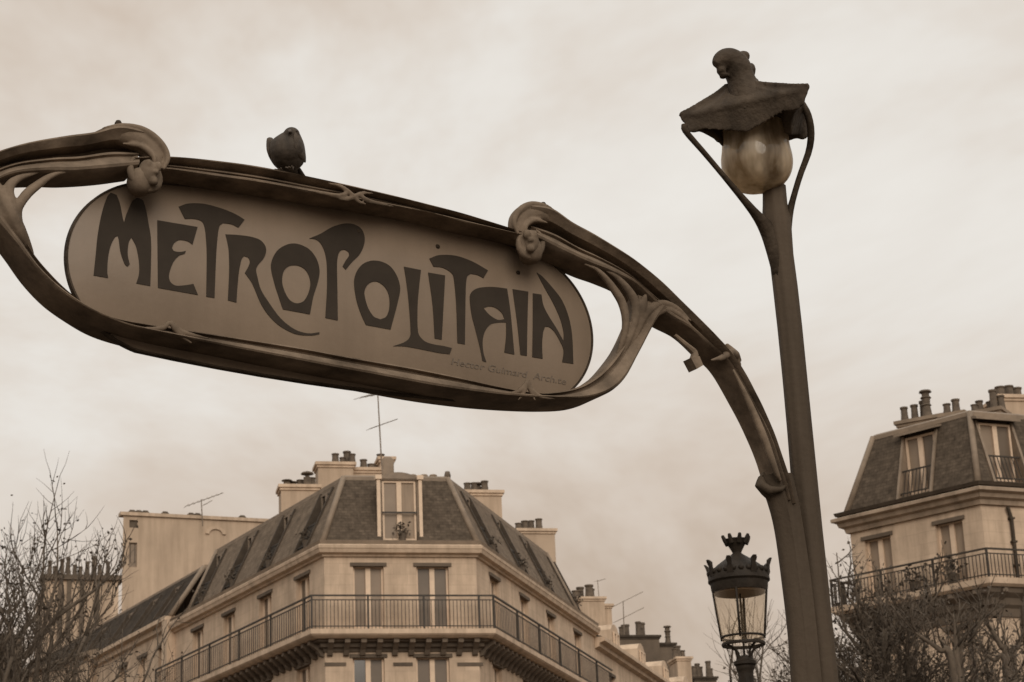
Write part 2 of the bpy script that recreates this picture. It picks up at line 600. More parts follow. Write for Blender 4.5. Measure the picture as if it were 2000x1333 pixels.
for sg in (1, -1):
    ribbon('arm', ARMU, ARML, P_ARM, 70, 'patina_iron', sg, wob=0.006)
    # side stem that carries the arm down beside the post
    ribbon('side_stem', [(1545, 930), (1556, 985), (1564, 1040), (1578, 1130), (1589, 1230), (1600, 1333)],
           [(1484, 930), (1505, 985), (1519, 1040), (1531, 1130), (1543, 1230), (1550, 1333)],
           P_STEM, 24, 'post_iron', sg, yU=0, yL=0, ext=(1.2, 0.0))
    # post
    rows = [(365, 1490, 1534), (400, 1490, 1537), (428, 1489, 1544), (460, 1494, 1546), (500, 1503, 1549), (560, 1510, 1557), (640, 1519, 1566), (740, 1529, 1576), (840, 1538, 1586),
            (940, 1546, 1596), (1040, 1555, 1606), (1140, 1565, 1617), (1240, 1576, 1627), (1333, 1586, 1637)]
    st = []
    for y, a, b in rows:
        A, B = T(a, y), T(b, y)
        st.append(((A.x + B.x) / 2, (A.z + B.z) / 2, (B.x - A.x) / 2 * 0.775))
    dz = (st[-1][0] - st[-4][0]) / (st[-1][1] - st[-4][1])
    dr = (st[-1][2] - st[-4][2]) / (st[-1][1] - st[-4][1])
    for z in (1.2, 0.5, 0.32, 0.3, 0.0):
        st.append((st[13][0] + dz * (z - st[13][1]), z, st[13][2] + dr * (z - st[13][1]) + (0.04 if z < 0.31 else 0)))
    mb = MB()
    mb.loft([[((c + math.cos(t) * r * (1 + 0.035 * math.cos(8 * t))) * sg, math.sin(t) * r * (1 + 0.035 * math.cos(8 * t)), z)
              for t in [k * math.tau / 40 for k in range(40)]] for c, z, r in st])
    post = mb.build('post', 'post_iron', arch, smooth=True, angle=60)

    # scroll head at the end of the arm, rolling over into the boss
    def M(px, py, y):
        p = T(px, py, y)
        return Vector((p.x * sg, y, p.z))
    mb = MB()
    pth = spline([M(1098, 436, -0.015), M(1068, 422, -0.02), M(1038, 418, -0.022), M(1015, 430, -0.026), M(1010, 450, -0.03), M(1022, 470, -0.034)], 24)
    mb.tube(pth, [v.x for v in spline([Vector((r, 0, 0)) for r in (0.006, 0.026, 0.034, 0.032, 0.026, 0.018)], 24)], 16)
    for pts, r0 in (([(1092, 420, -0.03), (1066, 404, -0.045), (1036, 400, -0.05), (1013, 413, -0.054), (1004, 434, -0.056), (1012, 458, -0.056)], 0.009), ([(1070, 436, -0.045), (1044, 430, -0.052), (1028, 440, -0.056), (1026, 458, -0.058)], 0.007)):
        p3 = spline([M(*p) for p in pts], 22)
        mb.tube(p3, [0.002 + r0 * math.sin((i / 21) ** 0.8 * math.pi * 0.9) for i in range(22)], 8)
    fuse(mb.build('scroll', 'patina_iron', arch, smooth=True), 0.0035, 1)
    # boss: a bud between two wrapping leaves, over a dark rounded drop
    mb = MB()
    mb.ball(M(1036, 474, -0.053), (0.026, 0.028, 0.040), 16)
    mb.ball(M(1029, 458, -0.070), (0.011, 0.014, 0.017), 10)
    mb.ball(M(1043, 460, -0.068), (0.010, 0.014, 0.018), 10)
    mb.ball(M(1036, 470, -0.076), (0.009, 0.012, 0.008), 10)
    mb.ball(M(1036, 486, -0.070), (0.013, 0.014, 0.014), 10)
    ring = [M(1036 + 23 * math.sin(t), 474 + 27 * math.cos(t), -0.046) for t in [-2.7 + 5.4 * k / 20 for k in range(21)]]
    mb.tube(ring, [0.004 + 0.010 * math.sin(k / 20 * math.pi) for k in range(21)], 8)
    fuse(mb.build('boss', 'patina_iron', arch, smooth=True), 0.0035, 2)
    mb = MB()
    c = M(1036, 492, -0.032)
    mb.loft([[(c.x + math.cos(t) * rx, c.y + math.sin(t) * ry, c.z + z) for t in [k * math.tau / 18 for k in range(18)]]
             for rx, ry, z in ((0.026, 0.034, 0.03), (0.034, 0.040, 0.012), (0.036, 0.040, -0.004), (0.032, 0.036, -0.022), (0.020, 0.026, -0.034), (0.006, 0.010, -0.038))])
    mb.build('drop', 'patina_iron', arch, smooth=True)
    # knob on the back of the arm end
    mb = MB()
    c = M(1061, 404, -0.02)
    mb.ball(c, (0.011, 0.012, 0.016), 10)
    mb.tube([c, c + Vector((0, 0.01, -0.05))], [0.010, 0.012], 8)
    mb.build('knob', 'dark_iron', arch, smooth=True)
    # tendrils of the flare where the loop grows into the arm
    mb = MB()
    FL_R = (([(1196, 716), (1214, 672), (1222, 630), (1216, 595), (1202, 570), (1184, 546), (1164, 526), (1140, 516)], 0.011),
                    ([(1205, 716), (1226, 668), (1240, 622), (1240, 592), (1226, 566), (1204, 542), (1176, 524)], 0.013),
                    ([(1212, 716), (1238, 664), (1256, 622), (1276, 600), (1298, 594), (1324, 604), (1350, 628)], 0.012),
                    ([(1222, 712), (1250, 660), (1270, 624), (1290, 608), (1310, 608), (1336, 624), (1362, 652)], 0.010),
                    ([(1228, 668), (1246, 628), (1254, 596), (1262, 574)], 0.018))
    FL_L = (([(66, 500), (40, 460), (18, 420), (4, 385), (-10, 345)], 0.022), ([(58, 486), (38, 448), (24, 410), (16, 372), (34, 350), (78, 336)], 0.014),
            ([(52, 470), (39, 440), (35, 408), (52, 380), (76, 360), (102, 343), (146, 331)], 0.011), ([(20, 440), (-6, 400), (-30, 372), (-70, 356), (-110, 370)], 0.012), ([(30, 470), (4, 430), (-14, 400)], 0.02))
    for pts, r0 in (FL_R if sg > 0 else FL_L):
        pth = spline([T(x, y, (-0.012, -0.034, -0.046)[min(q, 2)]) for q, (x, y) in enumerate(pts)], 22)
        mb.tube(pth, [0.003 + r0 * math.sin((i / 21) ** 0.9 * math.pi) for i in range(22)], 8)
    fuse(mb.build('flare', 'patina_iron', arch, smooth=True), 0.004, 1)
    # small latch under the arm
    mb = MB()
    pth = spline([M(1318, 655, -0.03), M(1342, 676, -0.035), M(1356, 690, -0.035), M(1354, 706, -0.035)], 12)
    mb.tube(pth, [0.006 + 0.009 * i / 11 for i in range(12)], 8)
    c = M(1354, 712, -0.035)
    mb.loft([[(c.x + dx * k * sg, c.y + dy, c.z + dzz) for dx, dzz in ((-0.024, 0.012), (0.010, 0.022), (0.022, -0.006), (-0.004, -0.022))] for dy, k in ((-0.022, 1), (0.02, 1))])
    mb.build('latch', 'patina_iron', arch, smooth=True, angle=40)
    # swellings on the arm
    mb = MB()
    mb.tube([M(1446, 706, 0.01), M(1436, 694, -0.005), M(1426, 690, -0.03), M(1408, 700, -0.055), M(1388, 704, -0.055)], [0.006, 0.016, 0.015, 0.010, 0.003], 10)
    mb.tube([M(1418, 672, 0.0), M(1430, 690, 0.0), M(1446, 716, 0.0)], [0.006, 0.018, 0.006], 10)
    fuse(mb.build('collar', 'patina_iron', arch, smooth=True), 0.004, 2)
    mb = MB()
    mb.tube([M(1492, 922, 0.0), M(1487, 938, 0.0), M(1485, 946, 0.0), M(1496, 962, 0.0), M(1510, 984, 0.0)], [0.004, 0.014, 0.020, 0.016, 0.004], 10)
    mb.tube([M(1488, 948, -0.01), M(1504, 958, -0.035), M(1526, 956, -0.048), M(1540, 944, -0.046)], [0.014, 0.014, 0.009, 0.003], 10)
    fuse(mb.build('collar', 'post_iron', arch, smooth=True), 0.004, 3)
    # long raised vein on the lower arm
    mb = MB()
    pth = spline([M(1432, 722, -0.058), M(1460, 780, -0.06), M(1490, 850, -0.06), M(1515, 920, -0.058), M(1524, 940, -0.05)], 24)
    mb.tube(pth, [0.003 + 0.009 * math.sin(min(1, i / 23 * 1.1) * math.pi * 0.9) for i in range(24)], 8)
    mb.build('vein', 'patina_iron', arch, smooth=True)

# cusps on the lower rail: leaf tips meeting
for strands in (([(975, 768), (1005, 768), (1021, 758), (1030, 742)], [(1085, 780), (1056, 775), (1040, 764), (1031, 742)], [(1012, 782), (1022, 768), (1027, 752), (1030, 742)], [(1046, 784), (1038, 768), (1033, 752), (1031, 742)]),
                ([(268, 640), (300, 643), (320, 640), (331, 628)], [(410, 662), (378, 656), (350, 646), (333, 628)], [(376, 672), (356, 658), (342, 644), (332, 628)])):
    mb = MB()
    for pts in strands:
        pth = spline([T(x, y, -0.052) for x, y in pts], 14)
        mb.tube(pth, [0.002 + 0.006 * math.sin(i / 13 * math.pi * 0.86) for i in range(14)], 8)
    fuse(mb.build('cusp', 'patina_iron', arch, smooth=True), 0.003, 2)

# knot in the middle of the top rail
mb = MB()
for pts in ([(640, 358), (664, 364), (684, 378), (700, 394), (716, 400)], [(730, 378), (706, 378), (690, 386), (672, 390), (650, 384)],
            [(600, 372), (632, 378), (660, 383), (676, 378), (668, 368)], [(770, 404), (740, 398), (718, 392), (704, 382), (712, 374)]):
    pth = spline([T(x, y, -0.056) for x, y in pts], 16)
    mb.tube(pth, [0.002 + 0.0055 * math.sin(i / 15 * math.pi) for i in range(16)], 8)
fuse(mb.build('knot', 'patina_iron', arch, smooth=True), 0.0035, 2)

# ---- enamel panel
PY = 0.036
mb = MB()
pl_, pr_ = T(131, 485, PY), T(1156, 660, PY)
pcx, phw = (pl_.x + pr_.x) / 2, (pr_.x - pl_.x) / 2
pc = 3.585
N = 120


def panel_outline(grow):
    out = []
    for k in range(N):
        t = k * math.tau / N
        x, z = math.cos(t), math.sin(t)
        ex = 0.56 * (1 if x > 0 else -1) * min(1.0, abs(x) * 4)
        bow = 0.035 * (1 - (ex / 0.56) ** 2)
        out.append((pcx + (phw - 0.272) / 0.56 * ex + (0.272 + grow) * x, pc + (0.25 + grow) * z + (bow if z > 0 else -bow * 0.5)))
    return out


mb.loft([[(s, y, z) for s, z in panel_outline(gr)] for y, gr in ((PY + 0.012, -0.002), (PY + 0.010, 0.0), (PY + 0.001, 0.0), (PY, -0.0015))])
panel = mb.build('sign_panel', 'enamel', arch, smooth=True, angle=50)
mb = MB()
ol = panel_outline(0.001)
mb.loft([[(s + (pc - pc) + dx * (s / abs(s) if s else 0) * 0, y, z) for s, z in [(a * 1.0, b) for a, b in panel_outline(gg)]] for y, gg in
         ((PY + 0.004, -0.004), (PY - 0.004, -0.002), (PY - 0.004, 0.003), (PY + 0.014, 0.004), (PY + 0.014, -0.004)) for dx in (0,)], caps=False)
mb.build('rim', 'dark_iron', panel, smooth=True, angle=40)

c1 = lambda x, y: (x / 3.0303, y / 3.0303 + 200)
c2 = lambda x, y: (560 + x / 3.0303, y / 3.0303 + 300)
LET = [
    (c1, [[(555, 1025), (568, 900), (580, 780), (605, 650), (635, 560), (655, 535), (690, 548), (710, 600), (728, 690), (735, 712), (752, 655), (785, 585), (815, 565), (845, 580), (865, 640), (880, 720), (893, 800), (895, 900), (890, 1087), (808, 1072), (825, 1010), (822, 930), (805, 850), (778, 800), (762, 830), (756, 900), (768, 960), (755, 972), (740, 960), (715, 890), (705, 820), (698, 790), (680, 800), (655, 850), (640, 920), (635, 1000), (640, 1040)]]),
    (c1, [[(932, 698), (1170, 738), (1140, 842), (1110, 822), (1060, 815), (1030, 835), (1018, 862), (1030, 880), (1065, 886), (1100, 880), (1094, 895), (1060, 908), (1030, 940), (1010, 985), (1000, 1030), (1010, 1065), (1040, 1085), (1090, 1084), (1145, 1075), (1172, 1140), (936, 1098)]]),
    (c1, [[(1058, 618), (1110, 600), (1200, 600), (1300, 625), (1390, 660), (1448, 695), (1412, 742), (1370, 722), (1320, 715), (1300, 732), (1290, 780), (1280, 900), (1270, 1158), (1222, 1150), (1225, 900), (1220, 800), (1212, 740), (1195, 705), (1150, 690), (1095, 690)]]),
    (c1, [[(1335, 782), (1400, 785), (1480, 795), (1540, 815), (1570, 850), (1575, 885), (1560, 925), (1530, 960), (1516, 990), (1525, 1040), (1545, 1110), (1592, 1186), (1664, 1282), (1748, 1346), (1824, 1368), (1891, 1361), (1891, 1372), (1845, 1380), (1748, 1371), (1642, 1313), (1559, 1218), (1506, 1100), (1486, 1060), (1450, 1010), (1470, 975), (1480, 945), (1470, 920), (1445, 910), (1430, 930), (1415, 1000), (1405, 1100), (1400, 1185), (1350, 1172), (1358, 1000), (1355, 880), (1345, 820)]]),
    (c1, [[(1605, 960), (1640, 880), (1700, 842), (1760, 838), (1830, 870), (1875, 930), (1892, 1000), (1880, 1070), (1855, 1150), (1835, 1255), (1675, 1225), (1650, 1150), (1622, 1060)],
          [(1670, 1060), (1680, 1000), (1715, 968), (1770, 968), (1815, 1000), (1838, 1060), (1830, 1120), (1800, 1175), (1755, 1190), (1715, 1170), (1685, 1120)]]),
    (c2, [[(135, 503), (200, 475), (270, 435), (340, 415), (400, 420), (445, 450), (462, 500), (455, 550), (430, 600), (390, 640), (350, 688), (332, 668), (350, 635), (370, 605), (368, 585), (345, 570), (320, 575), (305, 600), (298, 650), (300, 800), (303, 988), (230, 973), (240, 800), (238, 650), (225, 580), (200, 530), (170, 508)]]),
    (c2, [[(400, 760), (415, 700), (450, 655), (500, 635), (560, 640), (615, 670), (655, 730), (672, 800), (660, 870), (640, 950), (615, 1042), (470, 1015), (440, 950), (412, 860)],
          [(460, 830), (470, 790), (500, 762), (540, 760), (585, 795), (608, 850), (608, 920), (590, 965), (555, 982), (515, 965), (480, 910)]]),
    (c2, [[(695, 670), (795, 690), (785, 780), (775, 900), (778, 1060), (815, 1110), (870, 1130), (930, 1140), (978, 1152), (965, 1188), (900, 1180), (800, 1160), (700, 1142), (632, 1140), (690, 1120), (725, 1095), (735, 1060), (725, 900), (712, 780)]]),
    (c2, [[(838, 705), (938, 722), (918, 1102), (877, 1095), (865, 900)]]),
    (c2, [[(845, 622), (900, 602), (1000, 605), (1100, 640), (1192, 692), (1165, 738), (1130, 720), (1090, 712), (1068, 730), (1060, 800), (1055, 1130), (1012, 1122), (1005, 900), (995, 780), (985, 720), (960, 695), (920, 675), (870, 670)]]),
    (c2, [[(1085, 850), (1100, 815), (1140, 795), (1220, 790), (1305, 800), (1325, 940), (1348, 1190), (1290, 1178), (1300, 1080), (1300, 1000), (1260, 1000), (1210, 1010), (1175, 1050), (1160, 1110), (1165, 1180), (1182, 1235), (1160, 1228), (1145, 1150), (1120, 1050), (1095, 950)],
          [(1165, 915), (1200, 905), (1240, 915), (1275, 945), (1290, 980), (1250, 985), (1200, 955)]]),
    (c2, [[(1338, 803), (1430, 818), (1425, 1000), (1422, 1198), (1385, 1192), (1365, 1000)]]),
    (c2, [[(1458, 828), (1508, 835), (1520, 900), (1550, 960), (1600, 1040), (1640, 1112), (1640, 1060), (1620, 980), (1580, 890), (1530, 800), (1480, 705), (1510, 725), (1570, 790), (1630, 870), (1670, 970), (1690, 1080), (1697, 1245), (1632, 1235), (1640, 1165), (1615, 1105), (1585, 1055), (1555, 1028), (1530, 1025), (1518, 1060), (1512, 1130), (1515, 1215), (1455, 1205), (1458, 1000)]]),
]


def smooth_loop(pts):
    n = len(pts)
    V = [Vector(p) for p in pts]

    def corner(i):
        a, b = (V[i] - V[i - 1]), (V[(i + 1) % n] - V[i])
        return a.angle(b, 0) > R(48)
    out = []
    for i in range(n):
        p1, p2 = V[i], V[(i + 1) % n]
        m1 = (p2 - V[i - 1]) * 0.5 if not corner(i) else (p2 - p1)
        m2 = (V[(i + 2) % n] - p1) * 0.5 if not corner((i + 1) % n) else (p2 - p1)
        L = (p2 - p1).length
        for m in (m1, m2):
            if m.length > L:
                m *= L / m.length
        for k in range(4):
            u = k / 4
            h1, h2, h3, h4 = 2 * u ** 3 - 3 * u * u + 1, u ** 3 - 2 * u * u + u, -2 * u ** 3 + 3 * u * u, u ** 3 - u * u
            out.append(p1 * h1 + m1 * h2 + p2 * h3 + m2 * h4)
    return out


from mathutils.geometry import tessellate_polygon
for conv, loops in LET:
    mb = MB()
    L3 = []
    for lp in loops:
        L3.append([T(*conv(p.x, p.y), PY - 0.002) for p in smooth_loop(lp)])
    flat = [p for lp in L3 for p in lp]
    tri = tessellate_polygon([[Vector((p.x, p.z, 0)) for p in lp] for lp in L3])
    for p in flat:
        mb.vert(p.x, PY - 0.002, p.z)
    for p in flat:
        mb.vert(p.x, PY + 0.003, p.z)
    nf = len(flat)
    for t in tri:
        mb.f.append(list(t))
    base = 0
    for lp in L3:
        m = len(lp)
        for k in range(m):
            a, b = base + k, base + (k + 1) % m
            mb.f.append([a, b, b + nf, a + nf])
        base += m
    mb.build('letter', 'letter_paint', panel)
# screws of the panel
for x, y in ((855, 482), (1012, 533), (700, 452), (300, 640)):
    p = T(x, y, PY)
    mb = MB()
    mb.ball((p.x, PY, p.z), (0.0075, 0.004, 0.0075), 10)
    mb.build('screw', 'dark_iron', panel, smooth=True)
# faint painted signature
fc = bpy.data.curves.new('signature', 'FONT')
fc.body = 'Hector Guimard  Arch.te'
fc.size = 0.030
fc.extrude = 0.0004
fc.shear = 0.2
fo = bpy.data.objects.new('tmp', fc)
COL.objects.link(fo)
bpy.context.view_layer.update()
me = bpy.data.meshes.new_from_object(fo.evaluated_get(bpy.context.evaluated_depsgraph_get()))
bpy.data.objects.remove(fo)
pa, pb = T(880, 712, PY - 0.001), T(1106, 752, PY - 0.001)
w0 = max(v.co.x for v in me.vertices)
ang = math.atan2(pb.z - pa.z, pb.x - pa.x)
sc_ = (pb - pa).length / w0
for v in me.vertices:
    x, y, z = v.co
    x *= sc_
    v.co = (pa.x + x * math.cos(ang) - y * math.sin(ang), PY - 0.0012 - z, pa.z + x * math.sin(ang) + y * math.cos(ang))
link('signature', me, panel, 'faded_paint')

# ---- the bud lamp on top of the post
E1W, E2W = azv(115), azv(25)                        # hood side, hood depth (world)


def to_local(v):
    return Vector((v.dot(AU), v.dot(AV), v.z))


E1, E2 = to_local(E1W), to_local(E2W)
pt = T(1500, 300)


def lamp(sg):
    HX, HY = 0.226, 0.15
    F = T(1452, 198, -0.13)                          # middle of the hood's near side
    hc = F + E2 * HY
    cx, zr = hc.x, F.z

    def H(e1, e2, z):
        k = 1 - 0.42 * (e2 / HY + 1) / 2
        p = Vector((hc.x, hc.y, zr + z)) + E1 * (e1 * k) + E2 * e2
        return Vector((p.x * sg, p.y, p.z))

    def ring(sc, z0, dip, cor, inset):
        pts = []
        for side in range(4):
            for k in range(10):
                t = k / 10 * 2 - 1
                q = 1 - t * t
                ins = 1 - inset * q
                if side == 0:
                    e = (t * HX, -HY * ins)
                elif side == 1:
                    e = (HX * ins, t * HY)
                elif side == 2:
                    e = (-t * HX, HY * ins)
                else:
                    e = (-HX * ins, -t * HY)
                k_ = max(0.0, 1 - sc)
                pts.append(H(e[0] * sc - k_ * 0.055, e[1] * sc - k_ * 0.06, z0 + cor * abs(t) ** 3 - dip * max(0, 1 - abs(t) * 1.25) ** 0.85))
        return pts
    mb = MB()
    mb.loft([ring(0.14, 0.110, 0, 0, 0), ring(0.24, 0.092, 0, 0, 0), ring(0.38, 0.074, -0.004, 0, 0.05), ring(0.58, 0.050, -0.008, -0.006, 0.08), ring(0.78, 0.025, -0.012, 0.0, 0.09), ring(0.92, 0.009, -0.014, 0.003, 0.10),
             ring(1.0, 0.0, -0.010, 0.008, 0.10), ring(1.012, -0.006, -0.006, 0.006, 0.11), ring(0.98, -0.012, -0.002, -0.002, 0.14), ring(0.92, -0.032, 0.016, -0.022, 0.20), ring(0.84, -0.046, 0.046, -0.02, 0.24),
             ring(0.72, -0.040, 0.044, -0.018, 0.24), ring(0.62, -0.012, 0.01, 0, 0.12), ring(0.3, 0.0, 0, 0, 0)])
    # veins on the hood, running up to the finial
    for e1, e2 in ((-1, -1), (1, -1), (0, -0.9), (-0.55, -0.92), (0.55, -0.92)):
        pth = spline([H(e1 * HX * f - (1 - f) * 0.055, e2 * HY * f - (1 - f) * 0.06, z) for f, z in ((0.98, 0.006), (0.8, 0.024), (0.62, 0.045), (0.42, 0.068), (0.28, 0.086), (0.16, 0.105))], 14)
        mb.tube(pth, [0.007 + 0.004 * i / 13 for i in range(14)], 7)
    fuse(mb.build('lamp_hood', 'hood_iron', arch, smooth=True), 0.0055, 2)
    # finial: a bowed bud head on a thick neck
    mb = MB()
    path = [(1470, 205), (1455, 178), (1447, 155), (1441, 138), (1432, 125), (1420, 118), (1407, 119), (1396, 126)]
    rad = [0.100, 0.060, 0.047, 0.049, 0.048, 0.042, 0.030, 0.012]
    fy = hc.y - 0.02
    pth = spline([T(x, y, fy) for x, y in path], 28)
    rr = [v.x for v in spline([Vector((r, 0, 0)) for r in rad], 28)]
    mb.tube([Vector((p.x * sg, p.y, p.z)) for p in pth], rr, 18)
    for x, y, r in ((1409, 139, (0.016, 0.02, 0.012)), (1414, 149, (0.014, 0.02, 0.008)), (1412, 112, (0.03, 0.035, 0.016)), (1450, 112, (0.024, 0.03, 0.02)), (1464, 140, (0.014, 0.03, 0.03)), (1470, 168, (0.02, 0.03, 0.03))):
        p = T(x, y, fy)
        mb.ball((p.x * sg, fy, p.z), r, 12)
    fuse(mb.build('lamp_finial', 'hood_iron', arch, smooth=True), 0.005, 2)
    # globe: ribbed glass bud hanging inside the struts
    gc = T(1477, 300, 0.0)
    mb = MB()
    zt = T(1477, 225, 0).z
    zb = T(1477, 371, 0).z
    rings = []
    pr = [(0.085, 0.0), (0.102, 0.12), (0.110, 0.28), (0.112, 0.45), (0.118, 0.60), (0.116, 0.74), (0.100, 0.87), (0.072, 0.95), (0.035, 0.99), (0.008, 1.0)]
    sp = spline([Vector((r, v, 0)) for r, v in pr], 26)
    for p in sp:
        z = zt + (zb - zt) * p.y
        rings.append([((gc.x + math.cos(t) * p.x * (0.94 + 0.075 * abs(math.sin(2.5 * t + 0.9)) ** 0.7)) * sg, math.sin(t) * p.x * (0.94 + 0.075 * abs(math.sin(2.5 * t + 0.9)) ** 0.7), z) for t in [k * math.tau / 48 for k in range(48)]])
    mb.loft(rings)
    mb.build('lamp_globe', 'globe_glass', arch, smooth=True)
    # neck of the post behind the globe
    mb = MB()
    nk = [(1517, 440), (1513, 400), (1511, 365), (1510, 330), (1505, 270), (1498, 215)]
    pth = [T(x, y, 0.02 + 0.085 * min(1, max(0, (425 - y) / 90))) for x, y in nk]
    pth = [Vector((p.x * sg, p.y, p.z)) for p in pth]
    mb.tube(spline(pth, 16), [0.038] * 4 + [0.034] * 12, 14)
    mb.build('lamp_neck', 'dark_iron', arch, smooth=True)
    # struts from the fork up to the hood's corners
    for pts, rads in (([(1524, 545, 0), (1513, 490, 0), (1499, 450, 0), (1472, 414, -0.02), (1425, 358, -0.04), (1378, 302, -0.05), (1340, 258, -0.06), (1337, 245, -0.06)], [0.022, 0.028, 0.027, 0.015, 0.0095, 0.009, 0.010, 0.011]),
                      ([(1532, 540, 0), (1531, 485, 0), (1536, 444, -0.01), (1546, 400, -0.04), (1562, 345, -0.08), (1580, 295, -0.12), (1584, 258, -0.15), (1578, 225, -0.17), (1566, 204, -0.17)], [0.020, 0.024, 0.018, 0.011, 0.010, 0.011, 0.012, 0.012, 0.013]),
                      ([(1516, 478, 0.0), (1512, 446, 0.03), (1512, 400, 0.10), (1520, 330, 0.16), (1528, 268, 0.17), (1520, 235, 0.16)], [0.028, 0.022, 0.012, 0.010, 0.010, 0.010])):
        mb = MB()
        P3 = [T(x, y, yy) for x, y, yy in pts]
        pth = spline([Vector((p.x * sg, p.y, p.z)) for p in P3], 24)
        rr = [v.x for v in spline([Vector((r, 0, 0)) for r in rads], 24)]
        mb.tube(pth, rr, 10)
        mb.build('lamp_strut', 'dark_iron', arch, smooth=True)


lamp(1)
lamp(-1)

# ---- pigeon on the top rail
pb_ = T(562, 334, -0.02)
pw = AP + AU * pb_.x + AV * pb_.y
bird = empty('pigeon', (pw.x, pw.y, pb_.z - 0.010), R(-20))
tag(bird, 'dark pigeon hunched on the top rail of the sign arch', 'pigeon')
mb = MB()


def ell(c, r, rotx=0, rotz=0, roty=0):
    M3 = Matrix.Rotation(rotz, 3, 'Z') @ Matrix.Rotation(roty, 3, 'Y') @ Matrix.Rotation(rotx, 3, 'X')
    n0 = len(mb.v)
    mb.ball((0, 0, 0), r, 18)
    for i in range(n0, len(mb.v)):
        mb.v[i] = M3 @ mb.v[i] + Vector(c)


ell((-0.002, 0.0, 0.064), (0.052, 0.060, 0.050), R(-20), 0, R(10))
ell((0.004, -0.018, 0.070), (0.052, 0.042, 0.046), R(-10))
ell((0.010, -0.014, 0.092), (0.040, 0.036, 0.028))
ell((0.026, -0.026, 0.106), (0.024, 0.025, 0.022))
ell((-0.020, 0.045, 0.030), (0.028, 0.05, 0.018), R(-28), R(18))
bd = mb.build('body', 'feather', bird, smooth=True)
rm = bd.modifiers.new('remesh', 'REMESH')
rm.mode = 'VOXEL'
rm.voxel_size = 0.0035
rm.use_smooth_shade = True
sm = bd.modifiers.new('smooth', 'SMOOTH')
sm.iterations = 4
for sx in (-1, 1):
    mb = MB()
    rows_ = []
    for k in range(9):
        t = k / 8
        w = 0.034 * math.sin(math.pi * (0.12 + 0.85 * t) ** 0.8) + 0.003
        c0 = Vector((sx * (0.043 - 0.012 * t * t) + 0.001, -0.045 + 0.092 * t, 0.080 - 0.022 * t * t - 0.006 * t))
        rows_.append([c0 + Vector((sx * 0.010 * math.cos(q) * math.sin(math.pi * (0.1 + 0.8 * t)), 0, w * math.sin(q))) for q in [j * math.tau / 10 for j in range(10)]])
    mb.loft(rows_)
    mb.build('wing', 'wing_feather', bird, smooth=True)
mb = MB()
for j in range(5):
    mb.tube([(-0.030 + 0.010 * j, 0.05, 0.034), (-0.038 + 0.012 * j, 0.085, 0.018), (-0.044 + 0.013 * j, 0.112, 0.006)], [0.006, 0.008, 0.005], 6, 0.5)
mb.build('tail', 'wing_feather', bird, smooth=True)
for sx in (-1, 1):
    mb = MB()
    mb.ball((0.026 + sx * 0.0205, -0.036, 0.110), 0.0035, 8)
    mb.build('eye', 'black_iron', bird, smooth=True)
mb = MB()
mb.tube([(0.032, -0.048, 0.106), (0.036, -0.058, 0.102), (0.038, -0.065, 0.098)], [0.0065, 0.0045, 0.001], 8)
mb.build('beak', 'beak', bird, smooth=True)
for sx in (-0.018, 0.016):
    mb = MB()
    mb.tube([(sx, 0.0, 0.03), (sx, -0.002, 0.016), (sx, -0.004, 0.008)], [0.007, 0.0045, 0.004], 8)
    for dx in (-0.010, 0, 0.010):
        mb.tube([(sx, -0.004, 0.011), (sx + dx, -0.026, 0.010)], [0.004, 0.002], 6)
    mb.build('leg', 'beak', bird, smooth=True)

# ------------------------------------------------------------------ buildings: tools
class Face:
    """a facade plane; a runs along it, y goes inward, z up"""

    def __init__(self, O, az):
        self.O = Vector((O[0], O[1], 0))
        self.u = azv(az)
        self.n = Vector((self.u.y, -self.u.x, 0))

    def fr(self, a, y, z):
        p = self.O + self.u * a - self.n * y
        return (p.x, p.y, z)

    def at(self, px, py, y=0.0):
        d = ray(px, py)
        t = (self.O - self.n * y - EYE).dot(self.n) / d.dot(self.n)
        q = EYE + d * t
        return (q - self.O).dot(self.u), q.z

    def a_of(self, P):
        return (Vector((P[0], P[1], 0)) - self.O).dot(self.u)


def offset_poly(pts, d):
    out = []
    n = len(pts)
    nr = []
    for i in range(n - 1):
        t = (Vector(pts[i + 1]) - Vector(pts[i])).normalized()
        nr.append(Vector((t.y, -t.x)))
    for i in range(n):
        if i == 0:
            m = nr[0] * d
        elif i == n - 1:
            m = nr[-1] * d
        else:
            b = (nr[i - 1] + nr[i]).normalized()
            m = b * (d / max(0.3, b.dot(nr[i])))
        out.append(Vector(pts[i]) + m)
    return out


def plan_sweep(mb, pts, prof):
    offs = {}
    for d, z in prof:
        if d not in offs:
            offs[d] = offset_poly(pts, d)
    mb.loft([[(offs[d][i].x, offs[d][i].y, z) for d, z in prof] for i in range(len(pts))])


